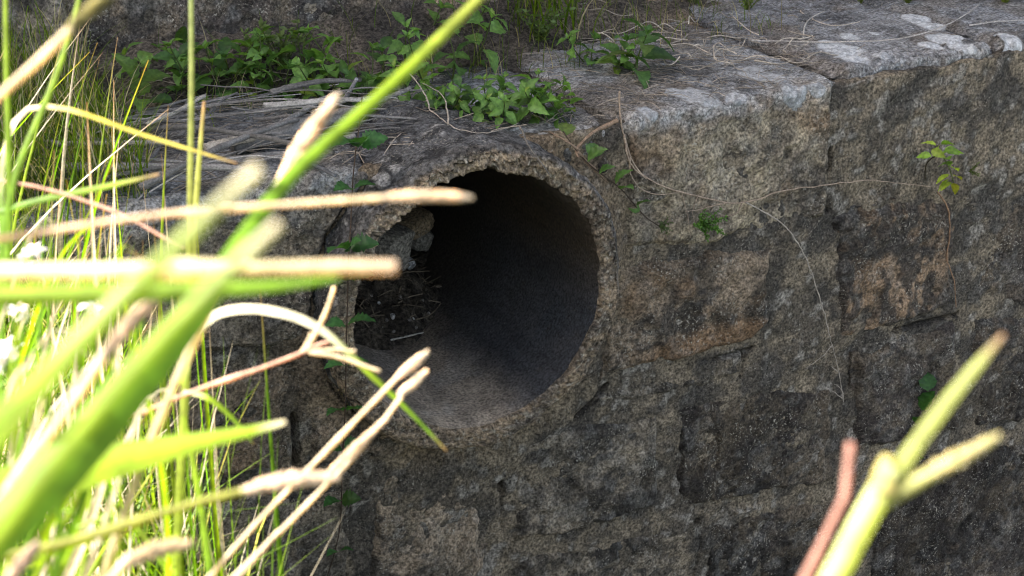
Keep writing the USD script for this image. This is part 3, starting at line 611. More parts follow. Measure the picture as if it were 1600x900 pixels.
# seedling on the wall at the right
p = thing('wall_seedling', 'young plant with bright yellow green leaves growing from the wall at the right', 'plant')
b0 = W(1446, 282, YW + .01); q = spline([b0, W(1452, 250, YW - .02), W(1470, 240, YW - .05)], 8); v, f = tube(q, .0012, 5); obj('stem', (v, f), M['leaf'], p, smooth=True, tint=np.tile((.06, .05, .03), (len(v), 1)))
q2 = spline([W(1470, 240, YW - .05), W(1483, 262, YW - .05), W(1490, 285, YW - .05)], 6); v, f = tube(q2, .001, 5); obj('stem', (v, f), M['leaf'], p, smooth=True, tint=np.tile((.09, .13, .03), (len(v), 1)))
r_ = np.random.default_rng(77)
for k, (a, b) in enumerate(((1455, 234), (1463, 228), (1470, 226), (1476, 232), (1462, 240), (1472, 242), (1480, 240), (1456, 244), (1484, 250), (1490, 256), (1478, 256))):
    put_leaf(p, W(a, b, YW - .05), r_.random() * 6.3, r_.normal() * .4, .030, .017, (.14, .25, .04), 600 + k, r_.normal() * .4, serr=.15)
for k, (a, b, az, pt) in enumerate(((1487, 262, .3, -.4), (1484, 272, 2.9, -.5), (1490, 275, .2, -.4), (1486, 284, 3.3, -.3), (1491, 286, .5, -1.0), (1483, 280, 2.5, -.9))):
    put_leaf(p, W(a, b, YW - .05), az, pt, .033, .016, (.26, .34, .05), 620 + k, serr=.15, droop=.1)
herb('faint dull green sprig just right of the bright seedling', W(1513, 268, YW - .002), .03, (.09, .12, .035), 353, n=7, name='wall_herb', tilt=(1.2, 0))
# ivy-like dark leaves low on the right
p = thing('ivy_sprig', 'dark green glossy round leaves on the wall behind the forked stalk', 'plant')
q = spline([W(1420, 700, YW - .004), W(1440, 660, YW - .012), W(1470, 615, YW - .008)], 8); v, f = tube(q, .0014, 5); obj('stem', (v, f), M['leaf'], p, smooth=True, tint=np.tile((.04, .05, .02), (len(v), 1)))
for k, (a, b, l) in enumerate(((1450, 612, .050), (1470, 622, .046), (1440, 642, .052), (1462, 648, .045), (1430, 662, .05), (1448, 672, .044), (1425, 685, .032), (1440, 716, .03))):
    put_leaf(p, W(a, b, YW - .02), r_.random() * 6.3, .8 + r_.normal() * .3, l, l * .85, (.03, .085, .02), 640 + k, r_.normal() * .4, serr=.03, droop=.15)

# ------------------------------------------------------------------ creepers
def creeper(name, label, stem_px, ys, leaves, col, stemcol, rad=.0011, L=.038, seed=0, cat='creeper'):
    p = thing(name, label, cat); r_ = np.random.default_rng(seed)
    ys = np.broadcast_to(ys, (len(stem_px),))
    q = spline([W(a, b, y) for (a, b), y in zip(stem_px, ys)], 60); q += .0012 * (np.stack([noise(q * 60 + k * 9, k) for k in range(3)], -1) - .5)
    v, f = tube(q, rad, 5); obj('stem', (v, f), M['dry'], p, smooth=True, tint=np.tile(stemcol, (len(v), 1)))
    for k, (a, b, y, az, pt, sc) in enumerate(leaves):
        put_leaf(p, W(a, b, y), az, pt, L * sc, L * sc * .72, col, seed + k, r_.normal() * .3, serr=.14, droop=.25, lobes=k % 2 == 0, fold=.35)
    return p
yl = [YW + .1, YW + .02, YW - .012, YW - .03, -.012, -.016, -.016, -.014, .02, YW - .006, YW - .006, YW - .006]
st = [(566, 150), (560, 205), (553, 262), (549, 330), (545, 400), (543, 470), (541, 545), (540, 610), (538, 668), (534, 745), (530, 830), (512, 900)]
lv = []
for a, b, y, s_ in ((560, 228, YW - .02, 1.3), (551, 296, YW - .03, 1.0), (546, 390, -.02, 1.25), (544, 436, -.02, 1.1), (541, 508, -.02, .9), (541, 572, -.02, 1.0), (539, 642, -.02, 1.0), (536, 700, 0.02, .9), (532, 782, YW - .012, 1.0), (529, 862, YW - .012, .7)):
    lv += [(a - 2, b, y, math.pi + .2 + random.random() * .5, .45, s_), (a + 2, b, y, -.3 - random.random() * .5, .35, s_ * (.9 if b != 508 else 1.3))]
    if s_ > 1.05: lv.append((a, b + 3, y - .004, -1.4, .9, s_ * .8))
creeper('creeper', 'thin creeper with paired leaves hanging over the left of the pipe rim', st, yl, lv, (.035, .10, .03), (.05, .035, .025), seed=1400)
creeper('creeper', 'short leafy creeper along the upper right of the pipe rim', [(880, 205), (905, 240), (940, 272), (975, 300), (1005, 335), (1040, 360)], [YW - .02, .04, .045, YW - .008, YW - .006, YW - .006],
        [(886, 212, YW - .02, 1.2, .6, .9), (918, 252, .03, -1.0, .8, 1.1), (922, 246, .03, .6, .6, .9), (936, 272, .03, -.8, .7, .8), (962, 288, YW - .012, -.4, .9, 1.0), (970, 296, YW - .012, -1.4, .5, .9), (996, 322, YW - .01, -.9, .7, .7), (1000, 330, YW - .01, 2.5, .4, .6)], (.07, .14, .04), (.05, .035, .025), seed=1500)
def root(label, main, ys, rad, col, branches=(), name='dry_root', n=70, seed=0, cat='root'):
    p = thing(name, label, cat)
    def mk(px, y, r0, r1, nm, n):
        y = np.broadcast_to(y, (len(px),)); q = spline([W(a, b, yy) for (a, b), yy in zip(px, y)], n)
        q += (.012 * (np.stack([fbm(q * 22 + k * 7 + seed, 3, k) for k in range(3)], -1) - .5) + .004 * (np.stack([fbm(q * 120 + k * 7 + seed, 2, k) for k in range(3)], -1) - .5)) * np.sin(np.linspace(.15, 3.0, n))[:, None] * np.array([1, .3, 1])
        v, f = tube(q, np.linspace(r0, r1, n) * (.75 + .6 * noise(q * 60, 9)), 6); obj(nm, (v, f), M['dry'], p, smooth=True, tint=mixc(np.asarray(col) * .75, np.asarray(col) * 1.25, noise(v * 150, 3)))
    mk(main, ys, rad, rad * .45, 'main_root', n)
    for b, y, r0 in branches: mk(b, y, r0, r0 * .4, 'side_root', 16)
    return p
yf = YW - .010
PALE, TAN = (.34, .30, .26), (.25, .18, .13)
root('pale root that runs from the ledge joint along the wall to the right seedling', [(968, 142), (970, 190), (982, 235), (1000, 270), (1040, 292), (1090, 307), (1135, 316), (1180, 312), (1230, 298), (1300, 287), (1360, 283), (1410, 287), (1455, 292)], yf, .0017, (.25, .195, .15),
     [([(985, 245), (988, 285), (1020, 302), (1062, 300)], yf, .0016), ([(1135, 316), (1100, 326), (1070, 330)], yf, .0014), ([(975, 210), (990, 262), (1010, 280)], yf - .004, .002), ([(1160, 314), (1150, 332), (1125, 336)], yf, .0012), ([(1065, 302), (1075, 340), (1080, 372)], yf, .0009), ([(1090, 307), (1082, 335), (1086, 348)], yf, .0009)])
root('thin pale root hanging from the long root down the grey stone', [(1165, 316), (1195, 332), (1225, 352), (1250, 385), (1266, 418), (1276, 450), (1290, 500), (1302, 548), (1312, 590), (1318, 628)], yf, .0015, (.27, .24, .205),
     [([(1270, 428), (1262, 433), (1254, 432)], yf, .001), ([(1308, 580), (1298, 572)], yf, .001), ([(1316, 622), (1300, 612), (1285, 606)], yf, .001), ([(1318, 628), (1316, 610), (1303, 600)], yf, .0009), ([(1300, 540), (1280, 560), (1260, 575)], yf, .0009)])
root('thick brown root arching from the ledge joint to the pipe rim', [(965, 188), (948, 196), (930, 206), (912, 222), (900, 238), (905, 246)], [yf, yf, yf - .01, yf - .015, yf - .015, .03], .0042, (.17, .12, .085), [([(902, 238), (925, 262), (950, 285)], [.04, .045, yf], .003), ([(905, 235), (880, 218), (858, 205)], [.03, .03, .05], .0025)])
root('brown stained rootlet down the ochre stone at the right', [(1465, 300), (1480, 325), (1484, 360), (1480, 400), (1490, 440), (1494, 480)], yf + .002, .0018, (.21, .13, .08))
root('grey twig lying over the top of the pipe rim', [(812, 198), (824, 220), (838, 242), (858, 272)], [.06, .01, -.012, -.016], .0022, (.11, .10, .09), name='twig', cat='twig')
# pale bent stem on the pipe's crown
root('pale bent stem curving over the crown of the pipe', [(640, 115), (665, 150), (700, 195), (735, 206), (775, 206), (810, 192)], [.30, .22, .12, .09, .09, .12], .0014, (.27, .24, .20), [([(700, 195), (690, 150), (660, 130)], [.12, .2, .26], .0014)], name='bent_stem', cat='stem')

# ------------------------------------------------------------------ heap of dry sticks on the ledge
def stick(label, pts, r0, r1, col, group=None, name='dry_stick', seed=0, sides=7, wob=.006, n=26, mat='dry', rough=.12):
    q = spline(pts, n); q = q + wob * (np.stack([fbm(q * 14 + k * 11 + seed * .37, 2, k) for k in range(3)], -1) - .5)
    v, f = tube(q, np.linspace(r0, r1, n), sides, rough=rough, seed=seed)
    return tag(obj(name, (v, f), M[mat], None, smooth=True, tint=mixc(np.asarray(col) * .42, np.asarray(col) * 1.45, fbm(v * np.array([25, 90, 90.]) + seed, 2, seed))), label, 'stick', group)
GS = 'dry sticks heaped on the ledge'
for k in range(48):
    r_ = np.random.default_rng(2000 + k)
    cx, cy = -.60 + .50 * r_.random() ** .9, .10 + .36 * r_.random(); L = .10 + .34 * r_.random() ** 1.3; a = r_.normal() * .24 + (r_.choice([-1, 1]) * (.35 + .5 * r_.random()) if r_.random() < .3 else 0)
    if cx + L / 2 > .02: cx = .02 - L / 2
    lay = .006 + .055 * r_.random() * (1 - abs(cy - .28) / .3); z0 = ledge_z(cx, cy) + lay
    d = np.array([math.cos(a), math.sin(a), r_.normal() * .04]); c = np.array([cx, cy, z0]); bend = np.array([0, r_.normal() * .02, r_.normal() * .008 + .004])
    rad = .0013 + .0058 * r_.random() ** 2.8
    g = .6 + .7 * r_.random(); col = np.array([.165, .157, .150]) * g * (1.9 if r_.random() < .18 else 1)
    stick('grey dry stick lying lengthwise in the heap on the ledge', [c - d * L / 2, c + bend, c + d * L / 2], rad, rad * .65, col, GS, seed=k, wob=.014, rough=.30)
def lp(px, py, up): return ledge_pt(px, py, up)
stick('thick grey branch with cracked bark at the front of the stick heap', [lp(360, 226, .012), lp(420, 212, .014), lp(470, 196, .02), lp(560, 176, .03)], .017, .012, (.17, .165, .16), name='thick_branch', seed=500, sides=10, wob=.010, rough=.25)
stick('dark thick branch lying behind the pale split piece of wood', [lp(20, 262, .02), lp(90, 266, .016), lp(150, 268, .012)], .013, .009, (.10, .10, .10), name='thick_branch', seed=501, sides=9, rough=.2)
stick('pale flat split piece of wood at the front of the stick heap', [lp(320, 232, .02), lp(350, 223, .024), lp(400, 214, .026)], .009, .006, (.40, .36, .31), name='split_wood', seed=502, sides=8, rough=.3)
stick('long pale stick sloping across the heap just under the weeds', [lp(230, 195, .05), lp(285, 170, .055), lp(320, 150, .05)], .0036, .0028, (.36, .33, .29), seed=503)
stick('crooked stick lying across the heap at its left end', [lp(172, 222, .055), lp(205, 243, .045), lp(235, 270, .02)], .0032, .002, (.20, .19, .175), seed=504)
stick('dark twig on the bare ledge left of the creeper', [lp(470, 252, .006), lp(500, 262, .006), lp(524, 274, .004)], .0038, .0028, (.10, .105, .115), seed=505)
stick('slate grey stick standing out of the weeds behind the tall seed head', [lp(540, 155, .03), lp(550, 138, .055), lp(559, 124, .075)], .0042, .003, (.20, .20, .22), seed=506)
stick('thin forked stick on the front arris of the ledge', [lp(255, 262, .01), lp(235, 290, .006), lp(205, 322, .002)], .0022, .0014, (.24, .23, .21), seed=507)
stick('long thin stick along the middle of the heap', [lp(80, 222, .05), lp(180, 222, .055), lp(280, 221, .05)], .0042, .0032, (.27, .25, .23), seed=508)

# dry curled stems on the coping at the right
GC = 'dry curled stems on the coping'
for k in range(46):
    r_ = np.random.default_rng(2400 + k)
    px, py = (1060 + 210 * r_.random(), 22 + 75 * r_.random()) if k < 34 else (880 + 180 * r_.random(), 25 + 60 * r_.random()); c = ledge_pt(px, py, .006 + .03 * r_.random())
    a = r_.random() * 6.28; L = .05 + .13 * r_.random(); cv = r_.normal() * 9; pts = []
    pos = c.copy(); 
    for i in range(6):
        pts.append(pos.copy()); pos = pos + np.array([math.cos(a), math.sin(a), 0]) * L / 5 + np.array([0, 0, r_.normal() * .006]); a += cv * L / 5 * 3 * (.5 + r_.random()); pos[2] = max(pos[2], ledge_z(pos[0], pos[1]) + .004)
    stick('pale dry curled stem in the litter on the coping', pts, .0014, .0008, np.array([.36, .32, .27]) * (.6 + .6 * r_.random()), GC, 'dry_straw', seed=600 + k, sides=5, wob=.003, n=18)
stick('long straight dry stem along the back of the coping at the right', [ledge_pt(1170, 62, .012), ledge_pt(1300, 66, .014), ledge_pt(1390, 62, .02), ledge_pt(1450, 50, .02), ledge_pt(1530, 6, .02)], .0016, .0012, (.32, .30, .28), name='dry_straw', seed=700, wob=.003, n=40)
stick('grey dry twig at the right edge of the coping', [ledge_pt(1515, 40, .012), ledge_pt(1550, 35, .016), ledge_pt(1600, 32, .012)], .0018, .0012, (.28, .27, .26), name='dry_straw', seed=701)
stick('loose pale twig beside the large lichen patch', [ledge_pt(1255, 60, .02), ledge_pt(1265, 30, .03), ledge_pt(1290, 18, .03)], .0018, .0012, (.33, .31, .28), name='dry_straw', seed=702)
# fine litter, uncountable
lit = []
for k in range(420):
    r_ = rng; px, py = 840 + 430 * r_.random(), 20 + 170 * r_.random()
    c = ledge_pt(px, py, .003)
    if c[1] < YW + .03: continue
    a = r_.random() * 6.28; L = .012 + .03 * r_.random(); d = np.array([math.cos(a), math.sin(a), r_.normal() * .15]) * L
    lit.append(tube(np.array([c - d, c + [0, 0, .003], c + d]), .0007, 3))
for k in range(260):
    c = np.array([-.62 + .72 * rng.random(), .10 + .5 * rng.random(), 0]); c[2] = ledge_z(c[0], c[1]) + .004; a = rng.normal() * .6; L = .015 + .04 * rng.random(); d = np.array([math.cos(a), math.sin(a), rng.normal() * .15]) * L
    lit.append(tube(np.array([c - d, c + [0, 0, .004], c + d]), .0009, 3))
v, f = join(lit); tt = np.repeat(rng.random(len(lit)), 11)[:, None]
tag(obj('litter', (v, f), M['dry'], None, tint=np.array([.24, .205, .165]) * (.25 + tt)), 'fine broken straw scattered over the ledge soil', 'litter', kind='stuff')
# litter in the pipe
stick('thin pale twig lying on the silt inside the pipe', [silt_hit(611, 536) + [0, 0, .006], silt_hit(640, 530) + [0, 0, .008], silt_hit(665, 523) + [0, 0, .006]], .0022, .0014, (.42, .40, .36), name='twig', seed=710, wob=.002)
stick('dark curved twig at the right end of the silt', [silt_hit(652, 503) + [0, 0, .006], silt_hit(676, 496) + [0, 0, .01], silt_hit(690, 488) + [0, 0, .02]], .0014, .001, (.22, .18, .13), name='twig', seed=711, wob=.003)
lit = []
for k in range(260):
    x_, y_ = -.16 + .30 * rng.random(), .36 + .45 * rng.random(); c = np.array([x_, y_, silt_z(x_, y_) + .004]); a = rng.random() * 6.28; L = .008 + .025 * rng.random(); d = np.array([math.cos(a), math.sin(a), rng.normal() * .3]) * L
    lit.append(tube(np.array([c - d, c + [0, 0, .004], c + d]), .0012, 4))
v, f = join(lit); tt = np.repeat(rng.random(len(lit)) ** 2, 14)[:, None]
tag(obj('pipe_litter', (v, f), M['dry'], None, tint=np.array([.20, .165, .12]) * (.3 + tt)), 'broken bits of leaf and twig on the silt inside the pipe', 'litter', kind='stuff')

# ------------------------------------------------------------------ grass
def blade(pts, widths, n=24, fold=.25, roll=0.0, view=None, thick=0.0):
    """A folded grass blade along pts; widths along it; its broad side turned to the viewpoint and rolled about its length."""
    q = spline(pts, n); w = np.interp(np.linspace(0, 1, n), np.linspace(0, 1, len(widths)), widths)
    t = np.gradient(q, axis=0); t /= np.linalg.norm(t, axis=1, keepdims=True) + 1e-12
    vd = (q - CAM if view is None else np.broadcast_to(view, q.shape)); vd = vd / np.linalg.norm(vd, axis=1, keepdims=True)
    a = np.cross(t, vd); a /= np.linalg.norm(a, axis=1, keepdims=True) + 1e-12; b = np.cross(a, t)
    a2 = a * math.cos(roll) + b * math.sin(roll); b2 = -a * math.sin(roll) + b * math.cos(roll)
    rows = [q + a2 * (w / 2 * u)[:, None] + b2 * (fold * w / 2 * (abs(u) - .5))[:, None] for u in (-1, -.5, 0, .5, 1)]
    return np.stack(rows, 1).reshape(-1, 3), grid_faces(n, 5)
def btint(n, stops, streak=0.2, seed=0):
    """Colour along a blade from (position, colour) stops, with lengthwise veins."""
    t = np.linspace(0, 1, n); P_ = [s_[0] for s_ in stops]; c = np.stack([np.interp(t, P_, [s_[1][k] for s_ in stops]) for k in range(3)], -1)
    v = np.random.default_rng(seed).uniform(1 - streak, 1 + streak, 5); v[2] *= 1.15
    return (c[:, None] * v[None, :, None]).reshape(-1, 3)
GR, YG, ST, BR, PK, OL = (.10, .20, .010), (.19, .27, .014), (.60, .52, .38), (.26, .15, .07), (.52, .35, .28), (.24, .25, .05)
def to_root(pts, px_dir=None):
    """Carries a blade that leaves the frame on down to the bank it grows from."""
    p0, p1 = pts[0], pts[1]; d = (p0 - p1) / np.linalg.norm(p0 - p1)
    a = p0 + d * .12 - np.array([0, 0, .05]); b = a + np.array([d[0] * .06, d[1] * .03, 0]); z = float(terrain(b[0], b[1])) - .02
    if z > a[2]: z = a[2] - .15
    return [np.array([b[0], b[1], z]), np.array([b[0], b[1], (z + a[2]) / 2]) + np.array([-.01, 0, 0]), a] + list(pts)
def fblade(label, px, depths, widths_px, stops, n=40, fold=.3, roll=.3, name='grass_blade', rooted=True, mat='grass', group=None, seed=0):
    depths = np.interp(np.linspace(0, 1, len(px)), np.linspace(0, 1, len(np.atleast_1d(depths))), np.atleast_1d(depths))
    pts = [D(a, b, d) for (a, b), d in zip(px, depths)]
    wd = [w * d / FPX for w, d in zip(widths_px, np.interp(np.linspace(0, 1, len(widths_px)), np.linspace(0, 1, len(depths)), depths))]
    if rooted:
        k = len(pts); pts2 = to_root(pts); 
        L0 = sum(np.linalg.norm(pts2[i + 1] - pts2[i]) for i in range(3)); L1 = sum(np.linalg.norm(pts[i + 1] - pts[i]) for i in range(k - 1)); fr = L0 / (L0 + L1)
        nr = max(6, int(n * fr / (1 - fr) * .5)); nr = min(nr, 40)
        N = n + nr; t = np.linspace(0, 1, N)
        w = np.where(t < fr, wd[0], np.interp((t - fr) / (1 - fr), np.linspace(0, 1, len(wd)), wd)); w = w * np.where(t < fr, .5 + .5 * t / max(fr, 1e-6), 1)
        stops = [(0, stops[0][1])] + [(fr + (1 - fr) * s_, c) for s_, c in stops]
        v, f = blade(pts2, w, N, fold, roll); tint = btint(N, stops, seed=seed)
    else:
        v, f = blade(pts, wd, n, fold, roll); tint = btint(n, stops, seed=seed)
    return tag(obj(name, (v, f), M[mat], None, smooth=True, tint=tint), label, 'grass blade', group)
def spike(q, r, seed, bristle=1.0, dens=800):
    """A seed head along the polyline q: overlapping small grains with fine bristles; returns grains, bristles."""
    r_ = np.random.default_rng(seed); q = spline(q, 30); t, a, b = frames(q); L = np.linalg.norm(np.diff(q, axis=0), axis=1).sum(); gr, br = [], []
    oct_v = np.array([[0, 0, -.5], [.5, 0, 0], [0, .5, 0], [-.5, 0, 0], [0, -.5, 0], [0, 0, .6]]); oct_f = np.array([[0, 2, 1], [0, 3, 2], [0, 4, 3], [0, 1, 4], [5, 1, 2], [5, 2, 3], [5, 3, 4], [5, 4, 1]])
    for k in range(dens):
        u = r_.random(); i = min(29, int(u * 29.99)); env = r * (math.sin(math.pi * min(1, u * .95 + .05)) ** .62); an = r_.random() * 6.28; n_ = a[i] * math.cos(an) + b[i] * math.sin(an)
        ax = t[i] * .85 + n_ * .5; ax /= np.linalg.norm(ax); s1 = np.cross(ax, n_); s1 /= np.linalg.norm(s1) + 1e-9; s2 = np.cross(ax, s1); l = r * (.55 + .35 * r_.random()); c = q[i] + n_ * env * (.35 + .5 * r_.random())
        gr.append((c + oct_v[:, :1] * s1 * l * .45 + oct_v[:, 1:2] * s2 * l * .45 + oct_v[:, 2:] * ax * l, oct_f))
        if bristle and k % 2 == 0:
            e = c + (ax * .8 + n_ * .6) * r * bristle * (.8 + .6 * r_.random()); br.append((np.array([c + s1 * r * .03, c - s1 * r * .03, e]), np.array([[0, 1, 2]])))
    return join(gr), (join(br) if br else None)
def stalk(label, px, depths, r_px, stops, heads=(), name='seed_stalk', rooted=True, n=40, branches=(), seed=0, cat='seed stalk'):
    """A round grass stalk with one or more seed heads: (pixel polyline, radius in pixels, colour)."""
    p = thing(name, label, cat)
    dp = np.interp(np.linspace(0, 1, len(px)), np.linspace(0, 1, len(np.atleast_1d(depths))), np.atleast_1d(depths))
    pts = [D(a, b, d) for (a, b), d in zip(px, dp)]; r0, r1 = r_px[0] * dp[0] / FPX, r_px[-1] * dp[-1] / FPX
    if rooted: full = to_root(pts)
    else: full = pts
    rr_ = np.interp(np.linspace(0, 1, n + (24 if rooted else 0)), [0, .5, 1], [r0, r0, r1]); kk = np.arange(len(rr_)); rr_ = rr_ * (1 + .45 * (kk % 17 == 9) - .12 * (kk % 17 == 10))
    v, f = tube(spline(full, len(rr_)), rr_, 8, rough=.10, seed=seed); N = n + (24 if rooted else 0)
    t = np.linspace(0, 1, N); P_ = [(s_[0] if not rooted else .45 + .55 * s_[0]) for s_ in stops]
    c = np.stack([np.interp(t, P_, [s_[1][k] for s_ in stops]) for k in range(3)], -1); c = np.vstack([np.repeat(c, 8, 0), c[:1], c[-1:]])
    obj('stem', (v, f), M['straw'], p, smooth=True, tint=c)
    for b, bd, br_, bc in branches:
        q = [D(a_, b_, bd) for a_, b_ in b]; v, f = tube(q, [br_ * bd / FPX, br_ * bd / FPX * .7], 7, n=16); obj('branch', (v, f), M['straw'], p, smooth=True, tint=np.tile(bc, (len(v), 1)))
    for k, (hp, hd, hr, hc, bl) in enumerate(heads):
        (gv, gf), bb = spike([D(a_, b_, hd) for a_, b_ in hp], hr * hd / FPX, seed * 10 + k, bl)
        g = np.repeat(np.random.default_rng(seed).uniform(.75, 1.2, len(gv) // 6), 6)[:, None]
        h = obj('seed_head', (gv, gf), M['straw'], p, smooth=True, tint=np.asarray(hc) * g)
        if bb: obj('bristles', bb, M['straw'], h, tint=np.tile(np.asarray(hc) * 1.1, (len(bb[0]), 1)))
    return p
# the near blades and stalks, each at its own distance from the lens
fblade('broad out of focus green blade lying level just under its pale sunlit top', [(-60, 464), (100, 458), (300, 452), (440, 445), (530, 434)], .275, [34, 36, 34, 24, 8], [(0, YG), (1, GR)], fold=.6, roll=.4, seed=1)
stalk('added pale out of focus strip for the sunlit top of the level blade at the left', [(-60, 424), (100, 424), (300, 420), (480, 418), (560, 417), (619, 417)], .27, [16, 11], [(0, (.74, .68, .54)), (.80, (.74, .68, .54)), (.93, (.60, .56, .34)), (1, (.50, .40, .30))], (), name='level_blade_sheen', cat='grass stalk', seed=20)  # added pale tube: stands for the sunlit sheen along the level blade
fblade('long broad bright green blade rising from lower left to the top', [(-80, 900), (60, 765), (180, 630), (290, 500), (370, 390), (440, 290), (560, 178), (660, 85), (770, -25)], [.27, .30, .36, .42], [76, 86, 70, 46, 29, 22, 20, 19, 15], [(0, GR), (.5, GR), (.8, YG), (1, OL)], fold=.5, roll=.35, n=60, seed=2)
fblade('broad flat bright green leaf pointing right below the pale arc', [(-60, 795), (80, 745), (200, 715), (320, 688), (400, 671), (446, 659)], .40, [78, 80, 70, 54, 36, 22, 7], [(0, (.24, .35, .016)), (.93, (.22, .33, .016)), (1, ST)], fold=.12, roll=.15, seed=3)
fblade('blurred pale green blade across the top of the left clump', [(-60, 705), (40, 610), (130, 520), (210, 440)], .21, [46, 44, 38, 24], [(0, GR), (.6, YG), (1, ST)], fold=.6, roll=.5, seed=4)
fblade('washed out short blade tip in front of the ledge arris', [(220, 440), (290, 370), (345, 315), (404, 262)], .17, [30, 30, 26, 18], [(0, YG), (.7, (.26, .28, .10)), (1, ST)], fold=.5, roll=.3, seed=5, rooted=True)
fblade('pale green blade with squared tip beside the level blade', [(300, 480), (350, 430), (395, 388), (436, 348)], .18, [30, 28, 24, 16], [(0, YG), (.8, (.26, .30, .11)), (1, ST)], fold=.5, roll=.3, seed=6)
fblade('slender upright blade crossing the stick heap', [(272, 960), (284, 700), (295, 480), (297, 300), (299, 120), (298, -30)], .75, [14, 14, 13, 11, 9, 8], [(0, YG), (.6, OL), (1, (.14, .17, .06))], rooted=False, fold=.3, roll=.2, seed=7)
fblade('short narrow blade with brown tip beside the slender upright blade', [(296, 520), (303, 380), (311, 250), (319, 158)], .8, [10, 10, 9, 5], [(0, OL), (.8, OL), (1, BR)], rooted=False, seed=8)
fblade('yellow blade arching down in front of the stick heap', [(2, 330), (12, 215), (38, 172), (80, 166), (180, 195), (280, 228), (370, 255)], .65, [9, 10, 10, 10, 9, 7, 3], [(0, GR), (.3, ST), (.5, (.42, .36, .06)), (.9, (.36, .30, .06)), (1, BR)], roll=.7, seed=9)
fblade('upright bright green blade at the left edge', [(8, 480), (14, 300), (10, 120), (8, -30)], .6, [12, 11, 9, 7], [(0, GR), (1, YG)], rooted=False, seed=10)
fblade('leaning green blade beside the left edge', [(2, 380), (25, 270), (66, 170), (100, 80), (130, -30)], .6, [14, 12, 11, 9, 7], [(0, GR), (1, YG)], rooted=False, roll=.5, seed=11)
fblade('white topped blade arching across the left of the pipe to a brown tip', [(284, 600), (300, 540), (330, 494), (375, 481), (440, 487), (500, 512), (560, 565), (630, 632), (698, 704)], .58, [12, 16, 21, 22, 20, 16, 13, 10, 4], [(0, YG), (.18, (.60, .55, .43)), (.52, (.60, .55, .43)), (.68, YG), (.93, GR), (1, BR)], rooted=False, fold=.5, roll=.8, seed=12)
fblade('short curled green blade hooking down below the pale arc', [(286, 612), (315, 617), (350, 640), (380, 672), (396, 694)], .62, [8, 11, 10, 7, 3], [(0, ST), (.3, YG), (.95, GR), (1, BR)], rooted=False, roll=.6, seed=13)
fblade('upright narrow blade leaning right at the foot of the clump', [(335, 960), (322, 850), (303, 730), (287, 650)], .6, [12, 12, 10, 6], [(0, GR), (1, YG)], rooted=False, seed=14)
fblade('stiff blade crossing behind the pale stalks at lower left', [(300, 960), (225, 840), (150, 760)], .7, [10, 9, 5], [(0, GR), (1, YG)], rooted=False, seed=15)
fblade('small yellow blade pointing right in front of the coping arris', [(40, 318), (120, 300), (180, 288), (248, 272)], .6, [10, 11, 9, 4], [(0, GR), (.7, YG), (1, BR)], roll=.5, seed=16)
stalk('pinkish level stalk with a long white seed head over the pipe mouth', [(-60, 382), (60, 364), (180, 344), (330, 328), (480, 317), (600, 309)], .34, [5, 4.5, 4.5], [(0, ST), (.6, PK), (1, ST)], [([(598, 309), (660, 306), (736, 309)], .34, 10, (.76, .69, .58), .35)], seed=21)
stalk('pale stalk with an olive seed head at the top left corner', [(-60, 200), (20, 132), (80, 75), (115, 40)], .33, [7, 6.5], [(0, ST), (1, ST)], [([(105, 48), (140, 18), (185, -18)], .33, 12, (.34, .32, .14), .5)], seed=22)
stalk('thick white seed head leaning along the long bright blade', [(330, 480), (400, 350), (440, 280)], .40, [7, 7], [(0, YG), (1, ST)], [([(438, 284), (475, 222), (528, 150)], .40, 14, (.76, .69, .58), .5)], seed=23)
stalk('upper of two thin white stalks whose seed heads reach the pipe mouth', [(325, 905), (400, 818), (480, 735), (560, 652), (622, 588)], .48, [4, 3.2], [(0, (.62, .55, .43)), (1, (.62, .55, .43))], [([(620, 590), (645, 570), (668, 550)], .48, 8.5, (.78, .72, .62), .3)], seed=24)
stalk('lower of two thin white stalks with two seed heads', [(362, 905), (440, 828), (515, 752), (580, 682), (628, 618)], .48, [5, 3], [(0, (.62, .55, .43)), (1, (.62, .55, .43))], [([(510, 742), (555, 700), (608, 650)], .48, 7.5, (.78, .72, .62), .3), ([(624, 616), (645, 600), (666, 579)], .48, 8.5, (.78, .72, .62), .3)], seed=25)
stalk('short pale stalk between the clump and the two white stalks', [(330, 960), (400, 870), (436, 830)], .48, [5, 4], [(0, ST), (1, ST)], seed=26)
stalk('olive stalk with a fuzzy white seed head lying level at the bottom', [(-40, 880), (60, 858), (150, 835), (290, 790), (385, 766)], .36, [7, 6.5], [(0, OL), (1, OL)], [([(378, 768), (440, 752), (526, 746)], .36, 14, (.76, .69, .60), .6)], seed=27)
stalk('pink stalk ending in a spray of five thin branches', [(120, 690), (200, 655), (300, 612), (400, 578), (482, 547)], .55, [3.6, 3.2], [(0, ST), (1, PK)], (), seed=28, branches=[([(478, 550), (496, 515), (510, 485), (522, 448)], .55, 4, ST), ([(482, 547), (500, 538), (514, 534)], .55, 3.5, PK), ([(482, 550), (520, 546), (556, 549)], .55, 3, ST), ([(484, 551), (530, 558), (570, 572), (594, 580)], .55, 4, ST), ([(470, 552), (480, 535), (486, 520)], .55, 3, ST)])
stalk('curved cream seed head at the bottom of the left clump', [(150, 960), (175, 900), (205, 868)], .36, [8, 8], [(0, ST), (1, ST)], [([(190, 885), (235, 862), (298, 850)], .36, 14, (.60, .52, .38), .6)], seed=29)
stalk('blurred brownish seed head in the middle of the left clump', [(60, 700), (120, 620), (165, 550)], .33, [9, 8], [(0, ST), (1, ST)], [([(160, 560), (205, 505), (260, 455)], .33, 13, (.50, .42, .34), .8)], seed=30)
